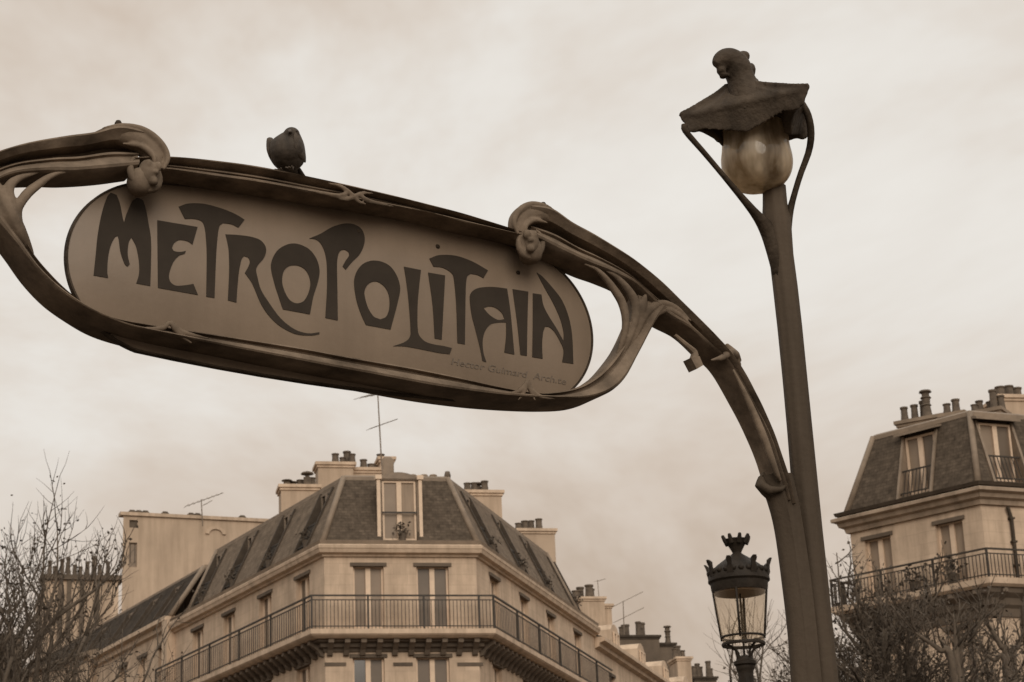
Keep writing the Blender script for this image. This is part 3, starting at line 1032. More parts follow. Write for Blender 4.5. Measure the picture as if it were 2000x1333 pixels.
def wall_face(mb, f, a0, a1, z0, z1, ops, depth=0.30):
    A = sorted({a0, a1, *[q for o in ops for q in o[:2] if a0 < q < a1]})
    Zs = sorted({z0, z1, *[q for o in ops for q in o[2:4] if z0 < q < z1]})
    for i in range(len(A) - 1):
        for j in range(len(Zs) - 1):
            ca, cz = (A[i] + A[i + 1]) / 2, (Zs[j] + Zs[j + 1]) / 2
            if any(o[0] < ca < o[1] and o[2] < cz < o[3] for o in ops):
                continue
            mb.quad(*[f.fr(a, 0, z) for a, z in ((A[i], Zs[j]), (A[i + 1], Zs[j]), (A[i + 1], Zs[j + 1]), (A[i], Zs[j + 1]))], uv=[(A[i], Zs[j]), (A[i + 1], Zs[j]), (A[i + 1], Zs[j + 1]), (A[i], Zs[j + 1])])
    for o in ops:
        c = [(o[0], o[2]), (o[1], o[2]), (o[1], o[3]), (o[0], o[3])]
        for k in range(4):
            p, q = c[k], c[(k + 1) % 4]
            mb.quad(f.fr(p[0], 0, p[1]), f.fr(q[0], 0, q[1]), f.fr(q[0], depth, q[1]), f.fr(p[0], depth, p[1]))


class Building:
    def __init__(self, name, label, base, cat='building', group=None):
        self.off = Vector((base[0], base[1], 0))
        self.e = empty(name, self.off)
        tag(self.e, label, cat, group)

    def part(self, mb, name, material, parent=None, **k):
        return mb.build(name, material, parent or self.e, off=self.off, **k)

    def window(self, f, a0, a1, z0, z1, y=0.2, parent=None, wood='white_wood', glass=('pale_glass', 'pane_glass'), blind=True, opened=False, rail=None):
        m = MB(f.fr)
        fw = 0.07
        mid = (a0 + a1) / 2
        m.box(a0, a0 + fw, y - 0.05, y + 0.02, z0, z1)
        m.box(a1 - fw, a1, y - 0.05, y + 0.02, z0, z1)
        m.box(a0 + fw, a1 - fw, y - 0.05, y + 0.02, z1 - fw, z1)
        m.box(a0 + fw, a1 - fw, y - 0.05, y + 0.02, z0, z0 + 0.22)
        m.box(mid - 0.085, mid + 0.085, y - 0.06, y + 0.02, z0 + 0.22, z1 - fw)
        w = self.part(m, 'window', wood, parent)
        for k, (p, q) in enumerate(((a0 + fw, mid - 0.085), (mid + 0.085, a1 - fw))):
            m = MB(f.fr)
            yy = y + 0.005 if not (opened and k == 0) else y + 0.012
            m.box(p + 0.002, q - 0.002, yy, yy + 0.012, z0 + 0.222, z1 - fw - 0.002)
            g = glass[k % len(glass)] if not (opened and k == 0) else 'dark_glass'
            self.part(m, 'pane', g, w if parent is None else parent)
        if blind:
            m = MB(f.fr)
            m.box(a0 - 0.10, a1 + 0.10, -0.05, 0.12, z1 - 0.03, z1 + 0.09)
            self.part(m, 'lintel', 'dark_stone', w if parent is None else parent)
        return w

    def mansard(self, faces, pts, z0, z1, d0, d1, opens, material='slate', glasses=('pale_glass', 'pane_glass'), hood=False, hips=True, deck=True, cheek='dark_zinc', rails=True, dark=()):
        """faces: facade planes for each segment of pts; opens: per segment list of (a, width, zb, zt)"""
        B0, B1 = offset_poly(pts, d0), offset_poly(pts, d1)
        sl = math.hypot(z1 - z0, d1 - d0)
        roof = None
        dms = []
        for i, f in enumerate(faces):
            m = MB()
            ab = (f.a_of(B0[i]), f.a_of(B0[i + 1]))
            at_ = (f.a_of(B1[i]), f.a_of(B1[i + 1]))
            yb, yt = -d0, -d1
            Y = lambda z, yb=yb, yt=yt: yb + (yt - yb) * (z - z0) / (z1 - z0)

            def rq(p, q, r, s):
                m.quad(*[f.fr(a, Y(z), z) for a, z in (p, q, r, s)], uv=[(a, (z - z0) * sl / (z1 - z0)) for a, z in (p, q, r, s)])
            ops = sorted(opens[i])
            edges = [('h', 0)]
            prev_b, prev_t = ab[0], at_[0]
            for a, w, zb, zt, *yv in ops:
                l, r = a - w / 2, a + w / 2
                rq((prev_b, z0), (l, z0), (l, z1), (prev_t, z1))
                rq((l, z0), (r, z0), (r, zb), (l, zb))
                rq((l, zt), (r, zt), (r, z1), (l, z1))
                prev_b = prev_t = r
                dms.append((f, a, w, zb, zt, Y, i in dark, yv[0] if yv else None))
            rq((prev_b, z0), (ab[1], z0), (at_[1], z1), (prev_t, z1))
            rf = self.part(m, 'roof', material if isinstance(material, str) else material[i], recalc=False)
            roof = roof or rf
        for f, a, w, zb, zt, Y, dk, yv in dms:
            l, r = a - w / 2, a + w / 2
            yw = Y(zt) + 0.06
            c = MB(f.fr)
            if yv is not None:                            # standing dormer: cheeks, head and a window near the wall line
                for s0, s1 in ((l - 0.06, l), (r, r + 0.06)):
                    c.loft([[(s, yv, zb - 0.15), (s, yv, zt), (s, Y(zt) + 0.05, zt), (s, Y(zb) + 0.05, zb)] for s in (s0, s1)])
                c.box(l, r, yv + 0.01, Y(zt) + 0.1, zt - 0.04, zt)
                dm = self.part(c, 'dormer', 'zinc')
                self.window(f, l + 0.02, r - 0.02, zb - 0.1, zt - 0.05, yv + 0.12, dm, glass=('pale_glass', 'curtain'), blind=False)
                g_ = MB(f.fr)
                zm = zb + (zt - zb) * 0.45
                g_.box(l, r, yv - 0.03, yv + 0.01, zm, zm + 0.05)
                self.part(g_, 'guard_rail', 'black_iron', dm)
                continue
            # recess: reveals, sill and head, sheet metal lining, darkened for the shade inside unless cheek is zinc
            c.quad((l, Y(zb), zb), (l, Y(zt), zt), (l, yw, zt), (l, yw, zb))
            c.quad((r, Y(zb), zb), (r, yw, zb), (r, yw, zt), (r, Y(zt), zt))
            c.quad((l, Y(zb), zb), (l, yw, zb), (r, yw, zb), (r, Y(zb), zb))
            c.quad((l, Y(zt), zt), (r, Y(zt), zt), (r, yw, zt), (l, yw, zt))
            # raised edge round the opening
            for s0, s1 in ((l - 0.09, l - 0.002), (r + 0.002, r + 0.09)):
                c.loft([[(s0, Y(z) - 0.07, z), (s1, Y(z) - 0.07, z), (s1, Y(z) + 0.03, z), (s0, Y(z) + 0.03, z)] for z in (zb - 0.05, zt + 0.05)])
            dm = self.part(c, 'dormer', 'zinc' if cheek == 'zinc' else cheek)
            if hood:
                h = MB(f.fr)
                yh = Y(zt)
                h.loft([[(l - 0.22, yh - 0.34, z), (r + 0.22, yh - 0.34, z), (r + 0.22, yh + 0.1, z + 0.12), (l - 0.22, yh + 0.1, z + 0.12)] for z in (zt + 0.02, zt + 0.10)])
                self.part(h, 'dormer_hood', 'zinc', dm)
            self.window(f, l + 0.02, r - 0.02, zb + 0.02, zt - 0.02, yw - 0.05, dm, glass=('dark_glass',) if dk else glasses, blind=False, wood='grey_wood' if dk else 'white_wood')  # dk: dark panes and grey wood put the recess shade into the colour
            if rails:
                b = MB(f.fr)
                zm = zb + (zt - zb) * 0.42
                b.box(l, r, Y(zm) + 0.02, Y(zm) + 0.06, zm, zm + 0.05)
                b.box(l, r, Y(zb) + 0.05, Y(zb) + 0.09, zb + 0.10, zb + 0.14)
                k = 0.12
                while l + k < r - 0.05:
                    b.loft([[(l + k - 0.012, Y(z) + 0.03, z), (l + k + 0.012, Y(z) + 0.03, z), (l + k + 0.012, Y(z) + 0.055, z), (l + k - 0.012, Y(z) + 0.055, z)] for z in (zb, zm)])
                    k += 0.14
                self.part(b, 'guard_rail', 'black_iron', dm)
        if hips:
            for i in range(len(pts)):
                h = MB()
                p, q = Vector((B0[i].x, B0[i].y, z0)), Vector((B1[i].x, B1[i].y, z1))
                h.tube([p, p.lerp(q, 0.5), q], [0.11, 0.10, 0.10], 8)
                self.part(h, 'hip', 'zinc', roof, smooth=True)
        h = MB()
        plan_sweep(h, pts, [(d1 + 0.05, z1 - 0.12), (d1 + 0.05, z1 + 0.02), (d1 - 0.06, z1 + 0.09), (d1 - 0.3, z1 + 0.09), (d1 - 0.3, z1 - 0.1)])
        self.part(h, 'ridge_flashing', 'zinc', roof)
        return roof, B1

    def railing(self, pts, d, zb, zt, step=0.13, second=0.16, steps=None):
        P = offset_poly(pts, d)
        h = MB()
        for z0_, z1_, wd in ((zt - 0.05, zt, 0.035), (zt - second - 0.03, zt - second, 0.02), (zb + 0.08, zb + 0.11, 0.02)):
            plan_sweep(h, pts, [(d - wd, z0_), (d + wd, z0_), (d + wd, z1_), (d - wd, z1_)])
        rl = self.part(h, 'railing', 'black_iron')
        b = MB()
        for i in range(len(P) - 1):
            a, c = P[i], P[i + 1]
            L = (c - a).length
            n = max(1, int(L / (steps[i] if steps else step)))
            t = (c - a).normalized()
            s = Vector((t.y, -t.x))
            for k in range(n):
                p = a + (c - a) * (k / n)
                r = 0.03 if k % 15 == 0 else 0.0105
                b.loft([[(p.x + t.x * x + s.x * y, p.y + t.y * x + s.y * y, z) for x, y in ((-r, -r), (r, -r), (r, r), (-r, r))] for z in (zb, zt - (0.05 if k % 15 == 0 else second))])
        bb = self.part(b, 'balusters', 'black_iron', rl)
        bb['kind'] = 'stuff'
        return rl

    def chimney(self, px0, px1, py, Y, thick, zb, pots, az=78.0, material='render_wall', cap='stone_trim', potmat='clay', name='chimney_stack'):
        """stack between two pixel columns at depth Y; pots: (pixel x, height, radius, style)"""
        c = unp((px0 + px1) / 2, py, Y)
        f = Face((c.x, c.y), az)
        a0, z = f.at(px0, py)
        a1, _ = f.at(px1, py)
        z = c.z
        m = MB(f.fr)
        m.box(a0, a1, 0, thick, zb, z - 0.22)
        st = self.part(m, name, material)
        m = MB(f.fr)
        m.box(a0 - 0.05, a1 + 0.05, -0.05, thick + 0.05, z - 0.22, z - 0.12)
        m.box(a0 - 0.11, a1 + 0.11, -0.11, thick + 0.11, z - 0.12, z)
        self.part(m, 'chimney_cap', cap, st)
        for i, (ppx, h, r, sty) in enumerate(pots):
            a, _ = f.at(ppx, py)
            yy = thick * (0.5 + 0.18 * ((i * 7) % 3 - 1))
            m = MB(f.fr)
            if sty == 0:
                m.lathe(a, yy, [(r * 1.15, z - 0.02), (r * 1.1, z + 0.08), (r * 0.95, z + h * 0.5), (r * 0.9, z + h * 0.88), (r * 1.1, z + h * 0.9), (r * 1.1, z + h), (r * 0.7, z + h), (r * 0.7, z + h * 0.8)], 10)
            elif sty == 1:                                # cowl: a hat on short legs
                m.lathe(a, yy, [(r * 1.1, z - 0.02), (r, z + h * 0.6), (r * 0.5, z + h * 0.62), (r * 0.5, z + h * 0.78), (r * 1.7, z + h * 0.8), (r * 1.5, z + h * 0.9), (r * 0.2, z + h)], 10)
            else:                                         # tall pipe with rings
                m.lathe(a, yy, [(r * 1.4, z - 0.02), (r * 1.2, z + h * 0.1), (r * 0.9, z + h * 0.45), (r * 1.2, z + h * 0.47), (r * 0.9, z + h * 0.52), (r, z + h * 0.70), (r * 1.3, z + h * 0.74), (r * 0.9, z + h * 0.8), (r * 0.9, z + h * 0.92), (r * 1.5, z + h * 0.94), (r * 1.3, z + h)], 10)
            self.part(m, 'chimney_pot', potmat, st, smooth=True, angle=40)
        return st


def xy(v):
    return Vector((v[0], v[1]))


# ------------------------------------------------------------------ corner building with the long balcony
YA = 70.0
pFL = unp(633, 1080, YA)
FA = Face((pFL.x, pFL.y), 78)
aR, _ = FA.at(929, 1080)
pFR = FA.O + FA.u * aR
FLft = Face((pFL.x, pFL.y), 151)
FRgt = Face((pFR.x, pFR.y), 15)
aL = FLft.at(338, 1240)[0]
aE = FRgt.at(1160, 1240)[0]
pL = FLft.O + FLft.u * aL
pE = FRgt.O + FRgt.u * aE
PA = [xy(pL), xy(pFL), xy(pFR), xy(pE)]
ZA = lambda py, y=0.0: FA.at(780, py, y)[1]
zcor0 = ZA(1089)                                    # underside of the cornice
zslab1, zslab0 = ZA(1228, -0.75), ZA(1243, -0.75)   # balcony slab
zrail = ZA(1162, -0.7)
A = Building('corner_building', 'pale stone corner apartment building with mansard roof and continuous iron balcony', pFL)
ops = [[], [], []]
wins = []
zw0, zw1 = zslab1 + 0.03, ZA(1105)
zl1 = ZA(1283)
zl0 = zl1 - 2.3
for px0, px1 in ((690, 750), (814, 877)):
    a0, a1 = FA.at(px0, 1150)[0], FA.at(px1, 1150)[0]
    ops[1] += [(a0, a1, zw0, zw1)]
    b0, b1 = FA.at(px0 - 1, 1300)[0], FA.at(px1 + 1, 1300)[0]
    ops[1] += [(b0, b1, zl0, zl1)]
WL = [FLft.at(x, y)[0] for x, y in ((591, 1150), (518, 1190), (447, 1225), (386, 1258))]
WR = [FRgt.at(x, y)[0] for x, y in ((966, 1150), (1024, 1187), (1076, 1218), (1128, 1248))]
for lst, k in ((WL, 0), (WR, 2)):
    for a in lst:
        ops[k] += [(a - 0.6, a + 0.6, zw0, zw1), (a - 0.6, a + 0.6, zl0, zl1)]
m = MB()
wall_face(m, FLft, aL, 0, 0, zcor0 + 0.3, ops[0])
wall_face(m, FA, 0, aR, 0, zcor0 + 0.3, ops[1])
wall_face(m, FRgt, 0, aE, 0, zcor0 + 0.3, ops[2])
bk = [Vector((pL.x, pL.y, 0)), Vector((pE.x, pE.y, 0))]
m.quad((pL.x, pL.y, 0), (pL.x, pL.y, zcor0 + 0.3), (pE.x, pE.y, zcor0 + 0.3), (pE.x, pE.y, 0))
A.part(m, 'wall', 'stone', recalc=False)
fa = (FLft, FA, FRgt)
for k in range(3):
    for j, o in enumerate(ops[k]):
        g = ('pale_glass', 'pale_glass') if (k == 1 and j == 0) else ('pane_glass', 'pane_glass') if k == 1 else ('pane_glass', 'pale_glass')
        A.window(fa[k], o[0], o[1], o[2], o[3], 0.2, glass=g, opened=(k == 1 and j == 1))
# cornice
m = MB()
plan_sweep(m, PA, [(0.0, zcor0), (0.08, zcor0 + 0.01), (0.10, zcor0 + 0.07), (0.24, zcor0 + 0.12), (0.28, zcor0 + 0.24), (0.30, zcor0 + 0.26), (0.31, zcor0 + 0.36), (0.26, zcor0 + 0.40), (-0.3, zcor0 + 0.41), (-0.3, zcor0)])
A.part(m, 'cornice', 'stone_trim')
ztop_c = zcor0 + 0.41
m = MB()
plan_sweep(m, PA, [(0.20, ztop_c + 0.004), (0.24, ztop_c + 0.14), (0.14, ztop_c + 0.16), (0.0, ztop_c + 0.12), (0.0, ztop_c + 0.004)])
A.part(m, 'gutter', 'zinc')
# mansard roof
d1 = -1.15
zman1 = FA.at(780, 934, 1.15)[1]
zman0 = ztop_c + 0.05
ft0, ft1 = FA.at(744, 1000, 0.4)[0], FA.at(812, 1000, 0.4)[0]
zo0, zo1 = zman0 + 0.22, zman1 - 0.28
opn = [[(a - 0.1, 1.0, zo0, zo1) for a in WL], [((ft0 + ft1) / 2, ft1 - ft0, zo0 - 0.1, zo1 - 0.02, 0.12)], [(a + 0.1, 1.0, zo0, zo1) for a in WR]]
aLr, aEr = FLft.at(366, 1213, -0.1)[0], FRgt.at(1129, 1194, -0.1)[0]
PAr = [xy(FLft.fr(aLr, 0, 0)), xy(pFL), xy(pFR), xy(FRgt.fr(aEr, 0, 0))]
roofA, topA = A.mansard(fa, PAr, zman0, zman1, 0.10, d1, opn, dark=(0, 2), material=('pale_slate', 'slate', 'pale_slate'))
m = MB()
ring0 = [(p.x, p.y, zman1 + 0.1) for p in offset_poly(PAr, d1 - 0.25)]
cc = sum((Vector(p) for p in ring0), Vector()) / 4 + Vector((0, 4, 0.9))
for i in range(3):
    m.quad(ring0[i], ring0[i + 1], (cc.x, cc.y, cc.z))
m.quad(ring0[3], ring0[0], (cc.x, cc.y, cc.z))
A.part(m, 'deck', 'zinc')
# white posts beside the front dormer
for a in (ft0 - 0.18, ft1 + 0.06):
    m = MB(FA.fr)
    zp = zman1 - 0.34
    m.box(a, a + 0.12, 0.03, 0.115, zo0 - 0.2, zp)
    m.box(a - 0.05, a + 0.17, -0.02, 0.20, zp, zp + 0.15)
    A.part(m, 'dormer_post', 'white_wood')
m = MB(FA.fr)
am = (ft0 + ft1) / 2
m.loft([[(am + (ft1 - ft0) * 0.5 * t * 1.1, y, zo1 + 0.02 + 0.2 * (1 - t * t)) for t in [k / 6 - 1 for k in range(13)]] + [(ft1 + 0.06, y, zo1 - 0.02), (ft0 - 0.06, y, zo1 - 0.02)] for y in (0.10, 1.05)])
A.part(m, 'dormer_arch', 'grey_wood')
# balcony
m = MB()
plan_sweep(m, PA, [(-0.05, zslab0 - 0.02), (0.58, zslab0 - 0.02), (0.70, zslab0 + 0.05), (0.75, zslab0 + 0.10), (0.75, zslab1), (-0.05, zslab1 + 0.01)])
A.part(m, 'balcony_slab', 'stone_trim')
m = MB()
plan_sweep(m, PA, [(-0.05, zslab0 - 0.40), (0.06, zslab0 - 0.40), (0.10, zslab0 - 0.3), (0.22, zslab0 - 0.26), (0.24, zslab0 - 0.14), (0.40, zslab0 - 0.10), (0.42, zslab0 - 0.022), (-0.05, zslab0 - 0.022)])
A.part(m, 'balcony_moulding', 'dark_stone')
cm = None
for k, (f, a0, a1) in enumerate(((FLft, aL + 0.3, -0.15), (FA, 0.15, aR - 0.15), (FRgt, 0.15, aE - 0.3))):
    nc = int((a1 - a0) / 0.55)
    for i in range(nc + 1):
        a = a0 + (a1 - a0) * i / nc
        if cm is None:
            m = MB()
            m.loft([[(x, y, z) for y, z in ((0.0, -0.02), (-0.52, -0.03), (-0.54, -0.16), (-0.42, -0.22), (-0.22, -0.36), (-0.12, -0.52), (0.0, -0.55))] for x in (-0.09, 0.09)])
            o = m.build('corbel', 'dark_stone', A.e)
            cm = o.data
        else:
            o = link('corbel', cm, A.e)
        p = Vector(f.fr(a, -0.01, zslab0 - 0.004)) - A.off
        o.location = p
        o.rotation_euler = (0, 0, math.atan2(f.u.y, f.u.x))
A.railing(PA, 0.70, zslab1, zrail, steps=(0.2, 0.125, 0.2))
# stone string lines on the lower storey
m = MB(FA.fr)
for py, p0, p1 in ((1298, 634, 676), (1298, 768, 806), (1298, 893, 944)):
    a0, z = FA.at(p0, py)
    a1, _ = FA.at(p1, py)
    m.box(a0, a1, -0.025, 0.05, z - 0.06, z + 0.06)
A.part(m, 'string_course', 'dark_stone')
# chimneys of the corner building
A.chimney(549, 622, 947, 78, 1.0, zman1 - 3, [(562, 0.28, 0.13, 1), (574, 0.25, 0.13, 1), (590, 0.35, 0.14, 0), (602, 0.62, 0.15, 1), (612, 0.4, 0.14, 0)])
A.chimney(621, 690, 903, 80, 1.0, zman1 - 3, [(657, 0.42, 0.14, 0), (672, 0.32, 0.12, 0), (682, 0.62, 0.15, 0), (690, 0.42, 0.13, 0)])
A.chimney(690, 748, 914, 80.6, 0.9, zman1 - 3, [(712, 0.4, 0.14, 0), (728, 0.26, 0.16, 0), (734, 0.26, 0.14, 0)])
A.chimney(742, 768, 893, 81.5, 1.2, zman1 - 3, [(746, 0.2, 0.16, 0)])
A.chimney(912, 979, 958, 80, 1.0, zman1 - 4, [(916, 0.36, 0.14, 0), (931, 0.42, 0.14, 0), (941, 0.5, 0.15, 1), (950, 0.45, 0.14, 0)])
A.chimney(1012, 1083, 1033, 88, 1.0, zman1 - 5, [(1016, 0.3, 0.15, 0), (1030, 0.45, 0.15, 0), (1044, 0.5, 0.15, 0), (1056, 0.5, 0.15, 0)])
# ridge tiles
for i, x in enumerate((786, 806, 828, 846, 874)):
    m = MB()
    p = unp(x, 930, 72.2)
    m.ball((p.x, p.y, p.z), (0.15, 0.10, 0.07) if i < 4 else (0.12, 0.12, 0.22), 8)
    A.part(m, 'ridge_tile', 'zinc' if i < 4 else 'clay', smooth=True)
m = MB()
p = unp(757, 905, 77.5)
m.lathe(p.x, p.y, [(0.02, p.z - 0.9), (0.24, p.z - 0.88), (0.24, p.z + 0.1), (0.16, p.z + 0.22), (0.02, p.z + 0.24)], 14)
A.part(m, 'vent_drum', 'zinc', smooth=True, angle=40)
# flower pots standing on the sills of the roof windows
k = 0
for f, lst in ((FLft, opn[0]), (FRgt, opn[2]), (FA, opn[1])):
    for a, w, zb, zt, *_r in lst:
        k += 1
        m = MB(f.fr)
        aa = a + (0.2 if f is not FA else 0.08)
        m.lathe(aa, 0.12, [(0.11, zb + 0.005), (0.15, zb + 0.28), (0.17, zb + 0.3)], 10)
        base = Vector(f.fr(aa, 0.12, zb + 0.005))
        e = empty('potted_plant', base)
        where = 'left' if f is FLft else 'right' if f is FRgt else 'front'
        order = ('nearest the front', 'second from the front', 'third from the front', 'farthest from the front')[(k - 1) % 4] if f is not FA else ''
        tag(e, ('dark potted plant in the %s slope roof window %s' % (where, order)) if order else 'dark potted plant on the sill of the front roof window', 'plant', 'potted plants in the roof windows')
        m.build('pot', 'clay', e, off=base)
        m = MB()
        rnd = random.Random(k)
        for q in range(60):
            c = base + Vector((rnd.gauss(0, 0.14), rnd.gauss(0, 0.12), 0.42 + rnd.gauss(0, 0.13)))
            d1_, d2_ = Vector((rnd.gauss(0, 1), rnd.gauss(0, 1), rnd.gauss(0, 1))).normalized() * 0.07, Vector((rnd.gauss(0, 1), rnd.gauss(0, 1), rnd.gauss(0, 1))).normalized() * 0.05
            m.quad(c - d1_, c + d2_, c + d1_, c - d2_)
        m.build('foliage', 'dry_leaf', e, off=base, recalc=False)['kind'] = 'stuff'

# ------------------------------------------------------------------ neighbour on the left: same street wall, dark roof
aB = aL - 26.0
pB = FLft.O + FLft.u * aB
B = Building('neighbour_building', 'plain row building with dark steep roof left of the corner building', pL)
PB = [xy(pB), xy(pL) - xy(FLft.u) * 0.02]
zB = zcor0 + 0.25
WB = [FLft.at(x, y)[0] for x, y in ((318, 1300), (278, 1322))]
WB.append(WB[-1] - (WB[0] - WB[1]))
opB = [(a - 0.55, a + 0.55, zw0, zw1) for a in WB]
m = MB()
wall_face(m, FLft, aB, aL - 0.02, 0, zB, opB)
A1 = FLft.fr(aB, 9, 0)
A2 = FLft.fr(aL - 0.02, 9, 0)
m.quad(FLft.fr(aB, 0, 0), FLft.fr(aB, 0, zB), FLft.fr(aB, 9, zB), FLft.fr(aB, 9, 0))
m.quad(FLft.fr(aB, 9, 0), FLft.fr(aB, 9, zB), FLft.fr(aL - 0.02, 9, zB), FLft.fr(aL - 0.02, 9, 0))
B.part(m, 'wall', 'stone', recalc=False)
for o in opB:
    B.window(FLft, *o, 0.2)
m = MB()
plan_sweep(m, PB, [(0.0, zB), (0.14, zB + 0.06), (0.16, zB + 0.25), (0.36, zB + 0.32), (0.36, zB + 0.48), (-0.3, zB + 0.5), (-0.3, zB)])
B.part(m, 'cornice', 'stone_trim')
zBt = FLft.at(300, 1186, 1.3)[1]
obs = [(aL - 2.2, 0.9, zB + 0.9, zB + 2.2), (aL - 5.0, 0.9, zB + 0.9, zB + 2.2), (aL - 8.2, 0.9, zB + 0.9, zB + 2.2), (aL - 12, 0.9, zB + 0.9, zB + 2.2)]
zBt = max(zBt, zB + 2.6)
B.mansard((FLft,), PB, zB + 0.5, zBt, 0.1, -1.3, [obs], material='dark_slate', hips=True, rails=False, dark=(0,))
m = MB(FLft.fr)
m.quad((aB, 1.7, zBt + 0.1), (aL - 0.02, 1.7, zBt + 0.1), (aL - 0.02, 7.5, zBt + 0.9), (aB, 7.5, zBt + 0.9))
B.part(m, 'deck', 'dark_zinc')
# party pier between the two
m = MB(FLft.fr)
m.box(aL - 0.35, aL + 0.25, -0.35, 0.4, zslab0 - 0.5, zcor0 + 0.55)
A.part(m, 'pier', 'stone_trim')

# ------------------------------------------------------------------ lower row on the right of the corner building
aC = aE + 30
pC = FRgt.O + FRgt.u * aC
C = Building('low_building', 'low row building with weathered eaves right of the corner building', pE)
PC = [xy(pE) + xy(FRgt.u) * 0.02, xy(pC)]
zC = FRgt.at(1170, 1272)[1]
WC = [FRgt.at(1195, 1322)[0]]
WC = [WC[0] + i * 3.2 for i in range(6)]
opC = [(a - 0.5, a + 0.5, zC - 2.6, zC - 0.75) for a in WC]
m = MB()
wall_face(m, FRgt, aE + 0.02, aC, 0, zC, opC)
m.quad(FRgt.fr(aE + 0.02, 8, 0), FRgt.fr(aE + 0.02, 8, zC), FRgt.fr(aC, 8, zC), FRgt.fr(aC, 8, 0))
m.quad(FRgt.fr(aC, 0, 0), FRgt.fr(aC, 0, zC), FRgt.fr(aC, 8, zC), FRgt.fr(aC, 8, 0))
C.part(m, 'wall', 'stone', recalc=False)
for o in opC:
    C.window(FRgt, *o, 0.2)
m = MB()
plan_sweep(m, PC, [(0.0, zC), (0.2, zC + 0.08), (0.22, zC + 0.22), (0.46, zC + 0.30), (0.46, zC + 0.45), (0.0, zC + 0.5)])
C.part(m, 'eaves', 'stone_trim')
m = MB(FRgt.fr)
m.quad((aE + 0.02, -0.3, zC + 0.5), (aC, -0.3, zC + 0.5), (aC, 4, zC + 2.0), (aE + 0.02, 4, zC + 2.0), uv=[(0, 0), (30, 0), (30, 4.5), (0, 4.5)])
C.part(m, 'roof', 'slate', recalc=False)
for i in range(4):
    a = aE + 5 + i * 5.5
    m = MB(FRgt.fr)
    m.loft([[(a - 0.8, y, zC + 0.5), (a + 0.8, y, zC + 0.5), (a + 0.8, y, zC + 1.5), (a + 0.5, y, zC + 1.75), (a, y, zC + 1.85), (a - 0.5, y, zC + 1.75), (a - 0.8, y, zC + 1.5)] for y in (0.2, 2.5)])
    dm = C.part(m, 'dormer', 'stone_trim')
    C.window(FRgt, a - 0.5, a + 0.5, zC + 0.55, zC + 1.45, 0.16, dm, blind=False)

# ------------------------------------------------------------------ blank gable behind on the left
YE = 96.0
pE0 = unp(241, 1003, YE)
FE = Face((pE0.x, pE0.y), 68)
aE1 = FE.at(640, 1000)[0]
zE = pE0.z
G = Building('gable_building', 'tall building with blank rendered gable wall behind the left roof', pE0)
w1 = FE.at(252, 1060)[0]
w2 = FE.at(268, 1060)[0]
zz = lambda py: FE.at(258, py)[1]
opE = [(w1, w2, zz(1108), zz(1060)), (w1, w2, zz(1031), zz(1016))]
m = MB()
wall_face(m, FE, 0, aE1, 0, zE - 0.1, opE)
for p, q in (((0, 0), (5, 10)), ((5, 10), (aE1, 10)), ((aE1, 10), (aE1, 0))):
    m.quad(FE.fr(p[0], p[1], 0), FE.fr(q[0], q[1], 0), FE.fr(q[0], q[1], zE - 0.1), FE.fr(p[0], p[1], zE - 0.1))
m.quad(FE.fr(0, 0, zE - 0.1), FE.fr(aE1, 0, zE - 0.1), FE.fr(aE1, 10, zE - 0.1), FE.fr(5, 10, zE - 0.1))
G.part(m, 'wall', 'render_wall', recalc=False)
G.window(FE, *opE[0], 0.15, glass=('pane_glass',), wood='grey_wood', blind=False)
m = MB(FE.fr)
m.box(opE[1][0], opE[1][1], 0.1, 0.2, opE[1][2], opE[1][3])
G.part(m, 'vent', 'dark_stone')
m = MB(FE.fr)
m.box(-0.15, aE1, -0.10, 0.45, zE - 0.1, zE + 0.06)
G.part(m, 'coping', 'side_stone')
for i in range(30):
    if i in (0, 1, 2, 5, 9, 10, 17, 24):
        a = 0.4 + aE1 * i / 32
        m = MB(FE.fr)
        m.loft([[(a - 0.2, y, zE + 0.06), (a - 0.1, y, zE + 0.17), (a + 0.1, y, zE + 0.17), (a + 0.2, y, zE + 0.06)] for y in (-0.1, 0.4)])
        G.part(m, 'coping_tile', 'clay')
# old flue mark on the gable
am, zm_ = FE.at(421, 1044)
m = MB(FE.fr)
m.loft([[(am + math.cos(t) * r, y, zm_ + math.sin(t) * r * 0.75) for t in [math.pi * k / 10 for k in range(11)]] + [(am + math.cos(t) * (r - 0.18), y, zm_ + math.sin(t) * (r - 0.18) * 0.75) for t in [math.pi * (10 - k) / 10 for k in range(11)]] for y in (-0.08, 0.02) for r in (0.5,)])
G.part(m, 'flue_mark', 'side_stone')

# ------------------------------------------------------------------ more roofs at the far left
YG = 112.0
pG = unp(86, 1127, YG)
FG = Face((pG.x, pG.y), 74)
aG1 = FG.at(232, 1127)[0]
H = Building('party_wall_building', 'far brown block with a long row of chimney pots behind the bare tree', pG)
m = MB(FG.fr)
m.box(0, aG1, 0, 8, 0, pG.z - 0.15)
H.part(m, 'wall', 'side_stone')
m = MB(FG.fr)
m.box(-0.2, aG1 + 0.2, -0.2, 1.2, pG.z - 0.15, pG.z + 0.12)
H.part(m, 'coping', 'dark_stone')
for i, x in enumerate((98, 108, 122, 134, 147, 158, 172, 184, 196, 212)):
    a = FG.at(x, 1120)[0]
    h = (0.9, 0.6, 1.0, 1.1, 0.7, 0.6, 0.9, 1.2, 0.7, 0.9)[i]
    m = MB(FG.fr)
    m.lathe(a, 0.5, [(0.13, pG.z + 0.1), (0.10, pG.z + 0.1 + h * 0.85), (0.13, pG.z + 0.1 + h * 0.87), (0.13, pG.z + 0.1 + h), (0.06, pG.z + 0.1 + h)], 8)
    H.part(m, 'chimney_pot', 'clay', smooth=True, angle=40)
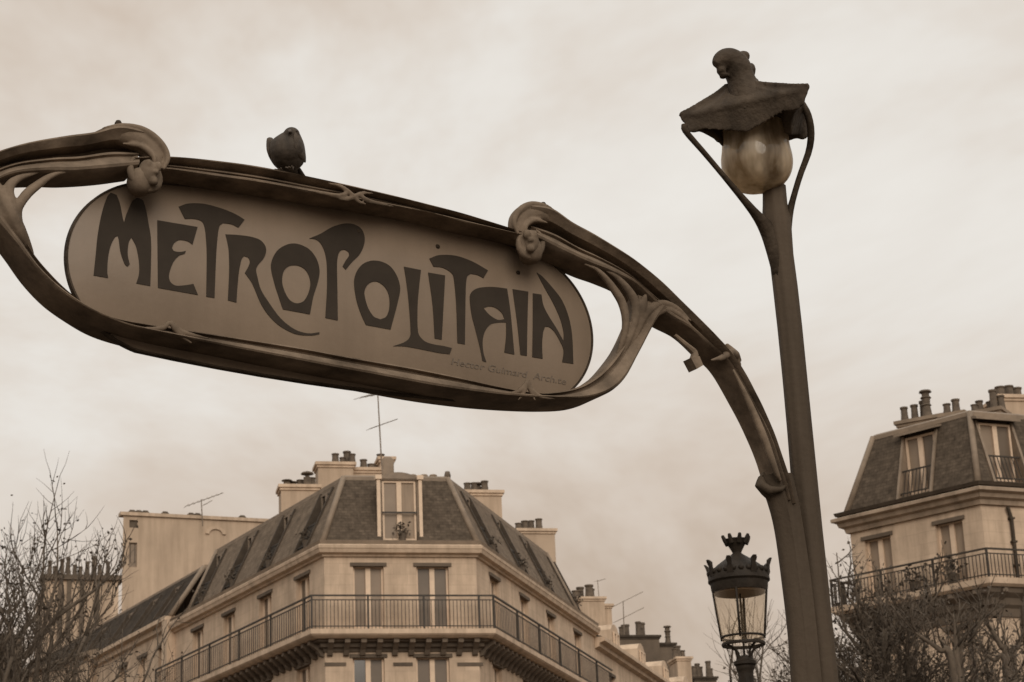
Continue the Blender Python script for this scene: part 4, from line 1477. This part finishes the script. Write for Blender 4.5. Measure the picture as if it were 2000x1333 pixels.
for x in (118, 135, 160, 190):
    a = FG.at(x, 1150)[0]
    m = MB(FG.fr)
    m.box(a - 0.12, a + 0.12, -0.1, 0.02, pG.z - 6, pG.z - 0.15)
    H.part(m, 'flue', 'dark_stone')
pH = unp(-40, 1268, 105)
FH = Face((pH.x, pH.y), 76)
H2 = Building('dark_low_block', 'dark low block with stubby chimney pots at the left edge', pH)
a1 = FH.at(44, 1268)[0]
m = MB(FH.fr)
m.box(0, a1, 0, 6, 0, pH.z)
H2.part(m, 'wall', 'dark_stone')
for i, x in enumerate((2, 14, 26, 36)):
    a = FH.at(x, 1262)[0]
    m = MB(FH.fr)
    m.lathe(a, 0.5, [(0.22, pH.z - 0.02), (0.18, pH.z + 0.6), (0.22, pH.z + 0.62), (0.22, pH.z + 0.8), (0.1, pH.z + 0.8)], 8)
    H2.part(m, 'chimney_pot', 'clay', smooth=True, angle=40)
pI = unp(60, 1330, 98)
FI = Face((pI.x, pI.y), 140)
H3 = Building('stepped_roof_building', 'pale building with sloping eaves behind the bare tree trunks', unp(176, 1282, 92))
bI = H3.off
FI = Face((bI.x, bI.y), 140)
zI = unp(176, 1282, 92).z
m = MB(FI.fr)
m.box(-18, 0, 0, 7, 0, zI)
H3.part(m, 'wall', 'side_stone')
m = MB(FI.fr)
m.loft([[(a, -0.3, zI + 0.002), (a, -0.3, zI + 0.18), (a, 3.5, zI + 1.2), (a, 7.2, zI + 0.2), (a, 7.2, zI + 0.002)] for a in (-18.2, 0.2)])
H3.part(m, 'roof', 'zinc')

# ------------------------------------------------------------------ blocks behind on the right
J = Building('chimney_breast_building', 'pale tall chimney breast building end right of the corner roof', unp(1160, 1300, 106))
J.chimney(1131, 1180, 1166, 106, 3.0, 0.0, [(1133, 0.5, 0.2, 0), (1143, 0.6, 0.2, 0), (1152, 0.9, 0.2, 0), (1160, 0.8, 0.22, 0), (1168, 0.7, 0.2, 0)], material='side_stone', name='chimney_breast')
J.chimney(1180, 1194, 1180, 107, 2.0, 0.0, [], material='side_stone', name='chimney_breast')
K = Building('dark_block', 'dark brown party wall block with a row of tall chimney pots', unp(1250, 1320, 118))
K.chimney(1201, 1287, 1241, 118, 4.0, 0.0, [(1226, 0.7, 0.17, 0), (1237, 0.95, 0.17, 0), (1248, 1.1, 0.18, 0), (1259, 1.0, 0.17, 0), (1268, 0.8, 0.17, 0), (1279, 1.2, 0.19, 0)], material='dark_stone', cap='dark_zinc', name='wall')
K.chimney(1287, 1318, 1256, 119, 4.0, 0.0, [(1317, 1.2, 0.16, 2)], material='dark_stone', cap='dark_zinc', name='wall')
Lb = Building('slim_chimney_block', 'slim pale chimney block with short pots beside the street lantern', unp(1335, 1320, 112))
Lb.chimney(1322, 1349, 1283, 112, 1.5, 0.0, [(1324, 0.5, 0.17, 0), (1331, 0.7, 0.2, 0), (1343, 0.5, 0.17, 0)], material='side_stone')
Mb = Building('low_chimney_block', 'small dark chimney block with three pots left of the lantern post', unp(1378, 1325, 125))
Mb.chimney(1356, 1399, 1322, 125, 1.5, 0.0, [(1360, 0.7, 0.16, 0), (1370, 0.9, 0.16, 0), (1378, 0.75, 0.16, 0), (1389, 1.0, 0.17, 0), (1396, 0.6, 0.14, 0)], material='dark_stone', cap='dark_zinc')

# ------------------------------------------------------------------ building on the right
YD = 64.0
pD = unp(1915, 985, YD)
FD = Face((pD.x, pD.y), 134)
FD2 = Face((pD.x, pD.y), 68)
aDl = FD.at(1660, 1035)[0]
pDl = FD.O + FD.u * aDl
pDr = FD2.O + FD2.u * 14
PD = [xy(pDl), xy(pD), xy(pDr)]
ZD = lambda px, py, y=0.0: FD.at(px, py, y)[1]
zd0 = ZD(1910, 987)
zdt = zd0 + 0.55
zds1 = ZD(1925, 1128, -0.6)
zds0 = zds1 - 0.26
zdr = ZD(1930, 1068, -0.6)
Dd = Building('street_corner_building', 'pale stone apartment building with slate mansard and curved balcony at right edge', pD)
opD = [[], []]
zdw1 = ZD(1855, 1018)
for p0, p1 in ((1690, 1742), (1832, 1886)):
    a0, a1 = FD.at(p0, 1080)[0], FD.at(p1, 1080)[0]
    opD[0] += [(a0, a1, zds1 + 0.03, zdw1), (a0, a1, zds0 - 3.3, zds0 - 1.0)]
for a in (3.6, 7.0, 10.4):
    opD[1] += [(a - 0.6, a + 0.6, zds1 + 0.03, zdw1), (a - 0.6, a + 0.6, zds0 - 3.3, zds0 - 1.0)]
m = MB()
wall_face(m, FD, aDl, 0, 0, zd0 + 0.3, opD[0])
wall_face(m, FD2, 0, 14, 0, zd0 + 0.3, opD[1])
m.quad(FD.fr(aDl, 0, 0), FD.fr(aDl, 0, zd0 + 0.3), FD.fr(aDl, 9, zd0 + 0.3), FD.fr(aDl, 9, 0))
m.quad(FD.fr(aDl, 9, 0), FD.fr(aDl, 9, zd0 + 0.3), FD2.fr(14, 0, zd0 + 0.3), FD2.fr(14, 0, 0))
Dd.part(m, 'wall', 'stone', recalc=False)
for j, o in enumerate(opD[0]):
    Dd.window(FD, *o, 0.2, glass=('pale_glass', 'curtain'))
for o in opD[1]:
    Dd.window(FD2, *o, 0.2)
# cornice returns round the left end as well
pDb = FD.O + FD.u * aDl - FD.n * 6
PDc = [xy(pDb)] + PD
m = MB()
plan_sweep(m, PDc, [(-0.2, zd0), (0.10, zd0), (0.14, zd0 + 0.14), (0.26, zd0 + 0.2), (0.30, zd0 + 0.32), (0.44, zd0 + 0.38), (0.44, zd0 + 0.48), (0.34, zd0 + 0.52), (-0.2, zd0 + 0.53)])
Dd.part(m, 'cornice', 'cornice_stone')
m = MB()
plan_sweep(m, PDc, [(0.20, zdt), (0.32, zdt + 0.02), (0.36, zdt + 0.13), (0.20, zdt + 0.14)])
Dd.part(m, 'gutter', 'dark_zinc')
zdm = FD.at(1893, 806, 0.75)[1]
od = []
for p0, p1 in ((1762, 1826),):
    a0, a1 = FD.at(p0, 915, 0.35)[0], FD.at(p1, 915, 0.35)[0]
    od.append(((a0 + a1) / 2, (a1 - a0) * 0.95, zdt + 0.25, zdm - 0.35))
aw = FD2.at(1958, 900, 0.35)[0]
Dd.mansard((Face((pDb.x, pDb.y), 224 - 180 + 0), FD, FD2) if False else (Face((pDl.x, pDl.y), math.degrees(math.atan2(FD.n.x, FD.n.y))), FD, FD2), PDc, zdt + 0.02, zdm, 0.08, -0.75,
           [[], od, [(aw, 1.25, zdt + 0.25, zdm - 0.35), (aw + 3.6, 1.25, zdt + 0.25, zdm - 0.35)]], hood=True, cheek='zinc')
m = MB()
q = offset_poly(PDc, -0.95)
pk = (q[2] + q[0]) / 2
for i in range(3):
    m.quad((q[i].x, q[i].y, zdm + 0.1), (q[i + 1].x, q[i + 1].y, zdm + 0.1), (pk.x + 2, pk.y + 3, zdm + 0.7))
Dd.part(m, 'deck', 'zinc')
m = MB()
plan_sweep(m, PDc, [(-0.05, zds0), (0.5, zds0), (0.6, zds0 + 0.08), (0.62, zds1), (-0.05, zds1 + 0.01)])
Dd.part(m, 'balcony_slab', 'stone_trim')
m = MB()
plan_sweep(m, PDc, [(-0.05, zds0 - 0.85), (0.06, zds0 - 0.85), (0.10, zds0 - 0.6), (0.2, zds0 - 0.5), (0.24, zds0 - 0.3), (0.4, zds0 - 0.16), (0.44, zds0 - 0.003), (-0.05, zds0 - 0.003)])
Dd.part(m, 'balcony_moulding', 'dark_stone')
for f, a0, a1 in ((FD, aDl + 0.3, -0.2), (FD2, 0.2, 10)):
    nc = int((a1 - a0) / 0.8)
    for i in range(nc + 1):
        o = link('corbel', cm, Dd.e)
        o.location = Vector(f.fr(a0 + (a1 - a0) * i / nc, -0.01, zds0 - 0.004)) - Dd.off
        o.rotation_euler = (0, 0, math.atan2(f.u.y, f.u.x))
Dd.railing(PDc, 0.55, zds1, zdr)
# down pipe with its hopper
ap = FD2.at(1980, 1080)[0]
m = MB(FD2.fr)
m.tube([(ap, -0.08, zds0 - 4), (ap, -0.08, zd0 - 0.4), (ap - 0.12, -0.12, zd0 - 0.05)], 0.06, 8)
for k in range(5):
    z = zds0 + k * 0.75
    m.box(ap - 0.09, ap + 0.09, -0.15, 0.0, z, z + 0.06)
Dd.part(m, 'down_pipe', 'dark_zinc', smooth=True, angle=40)
# chimneys of the right building
Dd.chimney(1752, 1842, 816, 69, 1.0, zdm - 2, [(1761, 0.55, 0.13, 0), (1778, 0.62, 0.13, 0), (1793, 0.75, 0.14, 0), (1806, 1.0, 0.15, 2)], az=120, cap='zinc')
Dd.chimney(1838, 1880, 806, 67.5, 0.9, zdm - 2, [(1845, 0.4, 0.13, 0), (1860, 0.55, 0.14, 0)], az=120, cap='zinc')
Dd.chimney(1894, 1952, 800, 68, 0.9, zdm - 2, [(1899, 0.3, 0.13, 0), (1906, 0.45, 0.13, 0), (1924, 0.4, 0.13, 0), (1937, 0.7, 0.13, 0), (1949, 0.5, 0.13, 0)], az=120, cap='zinc')
Dd.chimney(1952, 2040, 772, 70, 1.2, zdm - 2, [(1963, 0.4, 0.17, 0), (1985, 0.5, 0.17, 0), (2006, 0.5, 0.17, 0)], az=80)

# things kept on the right balcony
for i, (px, py, dark) in enumerate(((1785, 1128, True), (1862, 1122, True))):
    a, z = FD.at(px, py, -0.3)
    base = Vector(FD.fr(a, -0.3, zds1 + 0.012))
    e = empty('potted_plant', base)
    tag(e, ('potted plant on the right balcony between the two tall windows', 'potted plant on the right balcony in front of the open window')[i], 'plant', 'potted plants on the right balcony')
    m = MB()
    m.lathe(base.x, base.y, [(0.13, base.z), (0.18, base.z + 0.32), (0.20, base.z + 0.34)], 10)
    m.build('pot', 'clay', e, off=base)
    m = MB()
    rnd = random.Random(70 + i)
    for q_ in range(90):
        c = base + Vector((rnd.gauss(0, 0.2), rnd.gauss(0, 0.12), 0.55 + rnd.gauss(0, 0.16)))
        d1_, d2_ = Vector((rnd.gauss(0, 1), rnd.gauss(0, 1), rnd.gauss(0, 1))).normalized() * 0.08, Vector((rnd.gauss(0, 1), rnd.gauss(0, 1), rnd.gauss(0, 1))).normalized() * 0.06
        m.quad(c - d1_, c + d2_, c + d1_, c - d2_)
    m.build('foliage', 'dry_leaf', e, off=base, recalc=False)['kind'] = 'stuff'


# ------------------------------------------------------------------ roof aerials
def aerial(label, Y, mast, beams, r=0.03):
    """mast: two pixels; beams: list of (pixel a, pixel b, number of cross rods, rod pixels)"""
    b = unp(mast[0][0], mast[0][1], Y)
    e = empty('roof_aerial', b)
    tag(e, label, 'aerial', 'roof aerials')
    t = unp(mast[1][0], mast[1][1], Y)
    m = MB()
    m.tube([b - Vector((0, 0, 0.5)), t], [r, r * 0.8], 6)
    m.build('mast', 'aerial', e, off=b)
    for pa_, pb2, n, rl in beams:
        a, c = unp(*pa_, Y - 0.3), unp(*pb2, Y + 0.5)
        m = MB()
        m.tube([a, c], r * 0.55, 5)
        for i in range(n):
            q = a.lerp(c, (i + 0.3) / n)
            s = (c - a).cross(Vector((0, 0, 1))).normalized() * rl * (1 - 0.4 * i / n)
            m.tube([q - s, q + s], r * 0.35, 4)
        m.build('beam', 'aerial', e, off=b)


aerial('tall two-armed roof aerial on the corner building chimney', 80.0, ((745, 886), (738, 772)), [((722, 838), (776, 819), 6, 0.35), ((705, 776), (742, 770), 4, 0.5)])
aerial('small roof aerial standing on the blank gable wall', 97.0, ((396, 1008), (393, 976)), [((361, 990), (436, 963), 8, 0.45), ((396, 988), (414, 978), 1, 0.1)])
aerial('thin bent roof aerial on the pale chimney breast', 107.0, ((1169, 1150), (1167, 1133)), [((1165, 1136), (1182, 1131), 3, 0.2)], 0.02)
aerial('two-beam roof aerial above the dark block', 118.0, ((1219, 1246), (1217, 1174)), [((1196, 1186), (1256, 1156), 7, 0.4), ((1200, 1216), (1258, 1187), 5, 0.4)])
aerial('slanting roof aerial seen through the bare tree', 112.0, ((188, 1130), (186, 1080)), [((178, 1086), (222, 1063), 6, 0.5)])

# ------------------------------------------------------------------ street lantern
YL = 17.0
lx = unp(1448, 1200, YL)
mpx = (unp(1449, 1200, YL) - unp(1448, 1200, YL)).length
LZ = lambda py: unp(1448, py, YL).z
lamp_e = empty('street_lantern', (lx.x, lx.y, 0.0))
tag(lamp_e, 'old street lantern with crowned dome and tapered round glass on iron post', 'street lamp')


def lpart(mb, name, material, parent=None, **k):
    return mb.build(name, material, parent or lamp_e, off=(lx.x, lx.y, 0), **k)


def lrad(px):
    return px * mpx


def lring(prof, seg=28):
    m = MB()
    m.lathe(lx.x, lx.y, [(lrad(r), LZ(y)) for r, y in prof], seg, caps=prof[0] != prof[-1])
    return m


hood_l = lpart(lring([(46, 1158), (54, 1157), (56, 1150), (57, 1140), (61, 1136), (60, 1126), (58, 1120), (53, 1116), (49, 1110), (42, 1104), (32, 1097), (22, 1090), (14, 1085), (9, 1081), (9, 1076), (4, 1075)]), 'hood', 'lamp_iron', smooth=True, angle=35)
# crown
m = MB()
seg = 32
rings = []
for r, y in ((8, 1082), (10, 1077), (15, 1068), (20, 1060), (24, 1054)):
    rings.append([(lx.x + math.cos(k * math.tau / seg) * lrad(r), lx.y + math.sin(k * math.tau / seg) * lrad(r), LZ(y)) for k in range(seg)])
m.loft(rings)
for k in range(8):
    t = k * math.tau / 8 + 0.2
    c_, s_ = math.cos(t), math.sin(t)
    m.tube([(lx.x + c_ * lrad(r), lx.y + s_ * lrad(r), LZ(y)) for r, y in ((19, 1062), (24, 1054), (27, 1048))], [lrad(5.5), lrad(4.6), lrad(3.5)], 8)
    m.ball((lx.x + c_ * lrad(26.5), lx.y + s_ * lrad(26.5), LZ(1048.5)), lrad(3.6), 8)
lpart(m, 'crown', 'lamp_iron', hood_l, smooth=True, angle=50)
# leaf ornaments on the rim
for k in range(8):
    t = k * math.tau / 8 + 0.42
    c_, s_ = math.cos(t), math.sin(t)
    m = MB()
    rows_ = []
    for r, y, w, th in ((58, 1128, 7, 2.5), (60, 1118, 5, 2.5), (61, 1110, 4, 2.5), (63, 1102, 6, 3), (67, 1097, 3, 2)):
        rows_.append([(lx.x + c_ * lrad(r + q) - s_ * lrad(p), lx.y + s_ * lrad(r + q) + c_ * lrad(p), LZ(y)) for p, q in ((-w, -th), (w, -th), (w, th), (-w, th))])
    m.loft(rows_)
    lpart(m, 'acroterion', 'lamp_iron', hood_l, smooth=True, angle=60)
# scalloped edge between the leaves
for k in range(24):
    t = k * math.tau / 24
    m = MB()
    m.ball((lx.x + math.cos(t) * lrad(57), lx.y + math.sin(t) * lrad(57), LZ(1119)), (lrad(6), lrad(6), lrad(7)), 8)
    lpart(m, 'scallop', 'lamp_iron', hood_l, smooth=True)
# inner reflector seen from below
lpart(lring([(50, 1160), (44, 1152), (20, 1146), (3, 1145), (3, 1144), (22, 1144), (48, 1150), (52, 1158)]), 'reflector', 'zinc', smooth=True, angle=40)
m = MB()
m.lathe(lx.x, lx.y, [(lrad(52), LZ(1157)), (lrad(41), LZ(1249))], 48, caps=False)
lpart(m, 'glass', 'lantern_glass', smooth=True, recalc=False)
for k in range(4):
    t = k * math.tau / 4 + R(-103)
    m = MB()
    m.tube([(lx.x + math.cos(t) * lrad(r), lx.y + math.sin(t) * lrad(r), LZ(y)) for r, y in ((52.6, 1156), (41.6, 1250))], lrad(2.4), 6)
    lpart(m, 'glazing_bar', 'lamp_iron', smooth=True)
for y0, y1, r in ((1243, 1247, 42.5), (1256, 1262, 41)):
    lpart(lring([(r - 3, y1), (r + 1, y1), (r + 2, (y0 + y1) / 2), (r + 1, y0), (r - 3, y0), (r - 3, y1)], 36), 'base_ring', 'lamp_iron', smooth=True, angle=40)
m = MB()
m.lathe(lx.x, lx.y, [(lrad(41), LZ(1248)), (lrad(40), LZ(1256))], 36, caps=False)
lpart(m, 'base_glass', 'lantern_glass', smooth=True, recalc=False)
m = MB()
m.lathe(lx.x, lx.y, [(lrad(2.2), LZ(1284)), (lrad(2.2), LZ(1146))], 10)
lpart(m, 'gas_tube', 'lamp_iron', smooth=True, angle=40)
for k in range(4):
    t = k * math.tau / 4 + R(-60)
    m = MB()
    pth = spline([(lx.x + math.cos(t) * lrad(r), lx.y + math.sin(t) * lrad(r), LZ(y)) for r, y in ((38, 1262), (28, 1265), (20, 1272), (17, 1282), (14, 1288))], 14)
    m.tube(pth, lrad(2.4), 7)
    lpart(m, 'bracket', 'lamp_iron', smooth=True)
zp_ = LZ(1333)
m = lring([(6, 1281), (16, 1284), (17, 1290), (22, 1293), (22, 1299), (18, 1302), (18, 1308), (16, 1311), (15, 1318), (15, 1333)])
n0 = len(m.v)
lpart(m, 'collar', 'lamp_iron', smooth=True, angle=35)
m = MB()
m.lathe(lx.x, lx.y, [(lrad(15), zp_ + 0.01), (lrad(17), zp_ - 0.8), (lrad(19), 1.0), (lrad(24), 0.98), (lrad(26), 0.7), (lrad(40), 0.5), (lrad(42), 0.0)], 20)
lpart(m, 'post', 'lamp_iron', smooth=True, angle=40)


# ------------------------------------------------------------------ bare street trees
def tree(name, label, px, Y, top_py, spread, seed, leafy, lean=(0, 0), limbs=6, levels=4, fork=0.42, up=0.35, leaf=0.05, clump=1.0, group='bare street trees', last=(4, 5, 6), extra=(), thin=1.0, kid=(3, 4, 4)):
    rnd = random.Random(seed)
    b = unp(px, 1333, Y)
    base = Vector((b.x, b.y, 0.0))
    H_ = unp(px, top_py, Y).z
    e = empty(name, base)
    tag(e, label, 'tree', group)
    tr, br, lf = MB(), MB(), MB()
    z0 = H_ * fork
    tk = 0.022 * H_
    tp = [Vector((0, 0, -0.1)), Vector((0.02, 0, 0.3)), Vector((lean[0] * 0.3, lean[1] * 0.3, z0 * 0.55)), Vector((lean[0] * 0.6, lean[1] * 0.6, z0))]
    tr.tube(tp, [tk * 1.5, tk * 1.15, tk, tk * 0.9], 10)
    segs = []

    def grow(p, d, L, r, lev):
        n = 4 if lev < 3 else 3
        pts, q, dd = [p], p.copy(), d.normalized()
        for i in range(n):
            dd = (dd + Vector((rnd.gauss(0, 0.16), rnd.gauss(0, 0.16), rnd.gauss(0, 0.12) + up * (0.30 if lev > 0 else 0.14)))).normalized()
            q = q + dd * (L / n)
            pts.append(q.copy())
        r1 = r * (0.62 if lev < levels else 0.35)
        rad = [r + (r1 - r) * i / n for i in range(n + 1)]
        (tr if lev < 2 else br).tube(pts, rad, 7 if lev < 2 else 4 if lev < levels else 3)
        if lev >= levels - 1:
            m_ = int(rnd.random() * leafy * 2 + leafy * 0.3)
            for _ in range(m_):
                t = rnd.random()
                c0 = pts[0].lerp(pts[-1], t) if rnd.random() < 0.5 else pts[rnd.randrange(1, n + 1)]
                for __ in range(2):
                    c = c0 + Vector((rnd.gauss(0, 0.03), rnd.gauss(0, 0.03), rnd.gauss(0, 0.05))) * clump
                    s = leaf * rnd.uniform(0.6, 1.3)
                    v1 = Vector((rnd.gauss(0, 1), rnd.gauss(0, 1), rnd.gauss(0, 1))).normalized() * s
                    v2 = v1.cross(Vector((rnd.gauss(0, 1), rnd.gauss(0, 1), rnd.gauss(0, 1)))).normalized() * s * 0.7
                    lf.quad(c - v1, c + v2, c + v1, c - v2)
        if lev >= levels:
            return
        kids = rnd.choice(kid) if lev < levels - 1 else rnd.choice(last)
        for i in range(kids):
            t = 0.35 + 0.65 * (i + rnd.random() * 0.8) / kids
            t = min(t, 1.0)
            k = min(int(t * n), n - 1)
            pp = pts[k].lerp(pts[k + 1], t * n - k)
            ax = Vector((rnd.gauss(0, 1), rnd.gauss(0, 1), rnd.gauss(0, 0.6)))
            side = ax - dd * ax.dot(dd)
            side.normalize()
            nd = dd * rnd.uniform(0.55, 1.0) + side * rnd.uniform(0.45, 0.95)
            grow(pp, nd, L * rnd.uniform(0.52, 0.78), max(r1 * rnd.uniform(0.55, 0.85), 0.006), lev + 1)
        grow(pts[-1] - dd * 0.01, dd, L * rnd.uniform(0.55, 0.7), max(r1 * 0.97, 0.006), lev + 1)
    for i in range(limbs):
        t = i * math.tau / limbs + rnd.random() * 0.7
        d = Vector((math.cos(t) * spread, math.sin(t) * spread, 1.0)) + Vector((lean[0], lean[1], 0)) * 0.12
        st = Vector((lean[0] * 0.6, lean[1] * 0.6, z0)) - Vector((0, 0, rnd.random() * z0 * 0.15))
        grow(st, d, (H_ - z0) * rnd.uniform(0.40, 0.5), tk * thin * rnd.uniform(0.45, 0.7), 0)
    # fit the crown's height
    mz = max(v.z for v in br.v)
    k = (H_ - z0) / (mz - z0)
    for mb_ in (tr, br, lf):
        for v in mb_.v:
            if v.z > z0:
                v.z = z0 + (v.z - z0) * k
    # long limbs that can be told apart
    for pl, r0 in extra:
        P3 = [unp(x, y, Y + dy) - base for x, y, dy in pl]
        P3 = [tp[-1].copy()] + P3
        pts = spline(P3, 6 * len(P3))
        nn = len(pts)
        tr.tube(pts, [max(0.008, r0 * (1.5 - 1.3 * i / (nn - 1))) for i in range(nn)], 7)
        for i in range(nn // 3, nn, 2):
            ax = Vector((rnd.gauss(0, 1), rnd.gauss(0, 1), abs(rnd.gauss(0, 0.6)))).normalized()
            dd = (pts[min(i + 1, nn - 1)] - pts[i - 1]).normalized()
            grow(pts[i], dd * 0.7 + ax * 0.6 + Vector((0, 0, 0.3)), rnd.uniform(0.35, 0.8), r0 * 0.28, levels - 1)
    tr.build('trunk', 'bark', e, smooth=True, recalc=False)
    br.build('crown_twigs', 'twig_bark', e, smooth=True, recalc=False)['kind'] = 'stuff'
    if lf.f:
        lf.build('crown_leaves', 'dry_leaf', e, recalc=False)['kind'] = 'stuff'
    return e


tree('plane_tree', 'bare street tree with upright twigs and dry leaf tufts at the left edge', 40, 31, 985, 0.22, 11, 0.8, lean=(0.2, 0), limbs=4, levels=4, up=0.55, leaf=0.030, last=(2, 2, 3), thin=0.5, kid=(2, 2, 3),
     extra=(([(20, 1333, 0), (60, 1272, 0), (112, 1206, 0.1), (180, 1156, 0.2), (245, 1102, 0.3)], 0.050), ([(50, 1333, 0.3), (92, 1282, 0.3), (150, 1200, 0.4), (178, 1140, 0.5)], 0.034),
            ([(0, 1300, -0.2), (38, 1240, -0.3), (78, 1190, -0.3), (84, 1120, -0.3), (88, 1040, -0.3)], 0.038), ([(-20, 1230, 0.1), (22, 1195, 0.2), (44, 1160, 0.2), (10, 1140, 0.2)], 0.026),
            ([(86, 1333, 0.5), (130, 1290, 0.5), (190, 1212, 0.6), (222, 1180, 0.6)], 0.030), ([(70, 1333, -0.4), (82, 1240, -0.5), (110, 1130, -0.5), (112, 1020, -0.4)], 0.034)))
tree('plane_tree', 'shorter bare street tree before the far brown chimney block', 135, 36, 1100, 0.24, 5, 0.6, lean=(0.1, 0), limbs=3, levels=4, up=0.5, leaf=0.032, last=(2, 2, 3), thin=0.45, kid=(2, 2, 3))
tree('plane_tree', 'leaning bare street tree cut off by the left edge', -110, 29, 930, 0.30, 23, 0.7, lean=(0.4, 0), limbs=5, levels=4, up=0.5, leaf=0.030, last=(2, 3, 3), thin=0.55, kid=(2, 3))
tree('plane_tree', 'thin bare street tree just behind the street lantern', 1530, 46, 1145, 0.26, 31, 0.15, limbs=4, levels=4, up=0.5, leaf=0.03, last=(2, 3), thin=0.5, kid=(2, 3))
tree('plane_tree', 'dense dark street tree close right of the sign post', 1718, 40, 1112, 0.42, 41, 0.8, limbs=8, up=0.25, leaf=0.042, clump=2.0, last=(4, 5, 6),
     extra=(([(1718, 1300, 0), (1708, 1260, 0), (1685, 1205, 0), (1650, 1160, 0)], 0.085), ([(1728, 1290, 0.2), (1742, 1262, 0.2), (1775, 1222, 0.3), (1812, 1185, 0.3), (1838, 1150, 0.3)], 0.075),
            ([(1722, 1300, -0.2), (1738, 1250, -0.3), (1748, 1200, -0.3), (1742, 1160, -0.3)], 0.06), ([(1712, 1310, 0.3), (1690, 1280, 0.3), (1664, 1250, 0.3), (1648, 1215, 0.3), (1634, 1080, 0.3)], 0.05)))
tree('plane_tree', 'wide dark street tree under the right balcony corner', 1870, 38, 1170, 0.5, 43, 0.6, limbs=8, up=0.25, leaf=0.042, clump=2.0, last=(4, 5, 6),
     extra=(([(1870, 1310, 0), (1868, 1262, 0), (1862, 1200, 0)], 0.07), ([(1876, 1305, 0.2), (1892, 1255, 0.2), (1925, 1205, 0.2)], 0.06), ([(1862, 1310, -0.2), (1835, 1270, -0.2), (1800, 1245, -0.2), (1780, 1230, -0.2)], 0.06)))
tree('plane_tree', 'dark street tree cut off by the right edge', 1975, 42, 1150, 0.5, 47, 0.6, limbs=8, up=0.25, leaf=0.042, clump=2.0, last=(4, 5, 6),
     extra=(([(1972, 1310, 0), (1955, 1262, 0), (1925, 1215, 0), (1895, 1180, 0)], 0.075), ([(1980, 1305, 0.2), (1990, 1262, 0.2), (2010, 1200, 0.2)], 0.07), ([(1968, 1315, -0.3), (1940, 1290, -0.3), (1905, 1262, -0.3)], 0.06)))
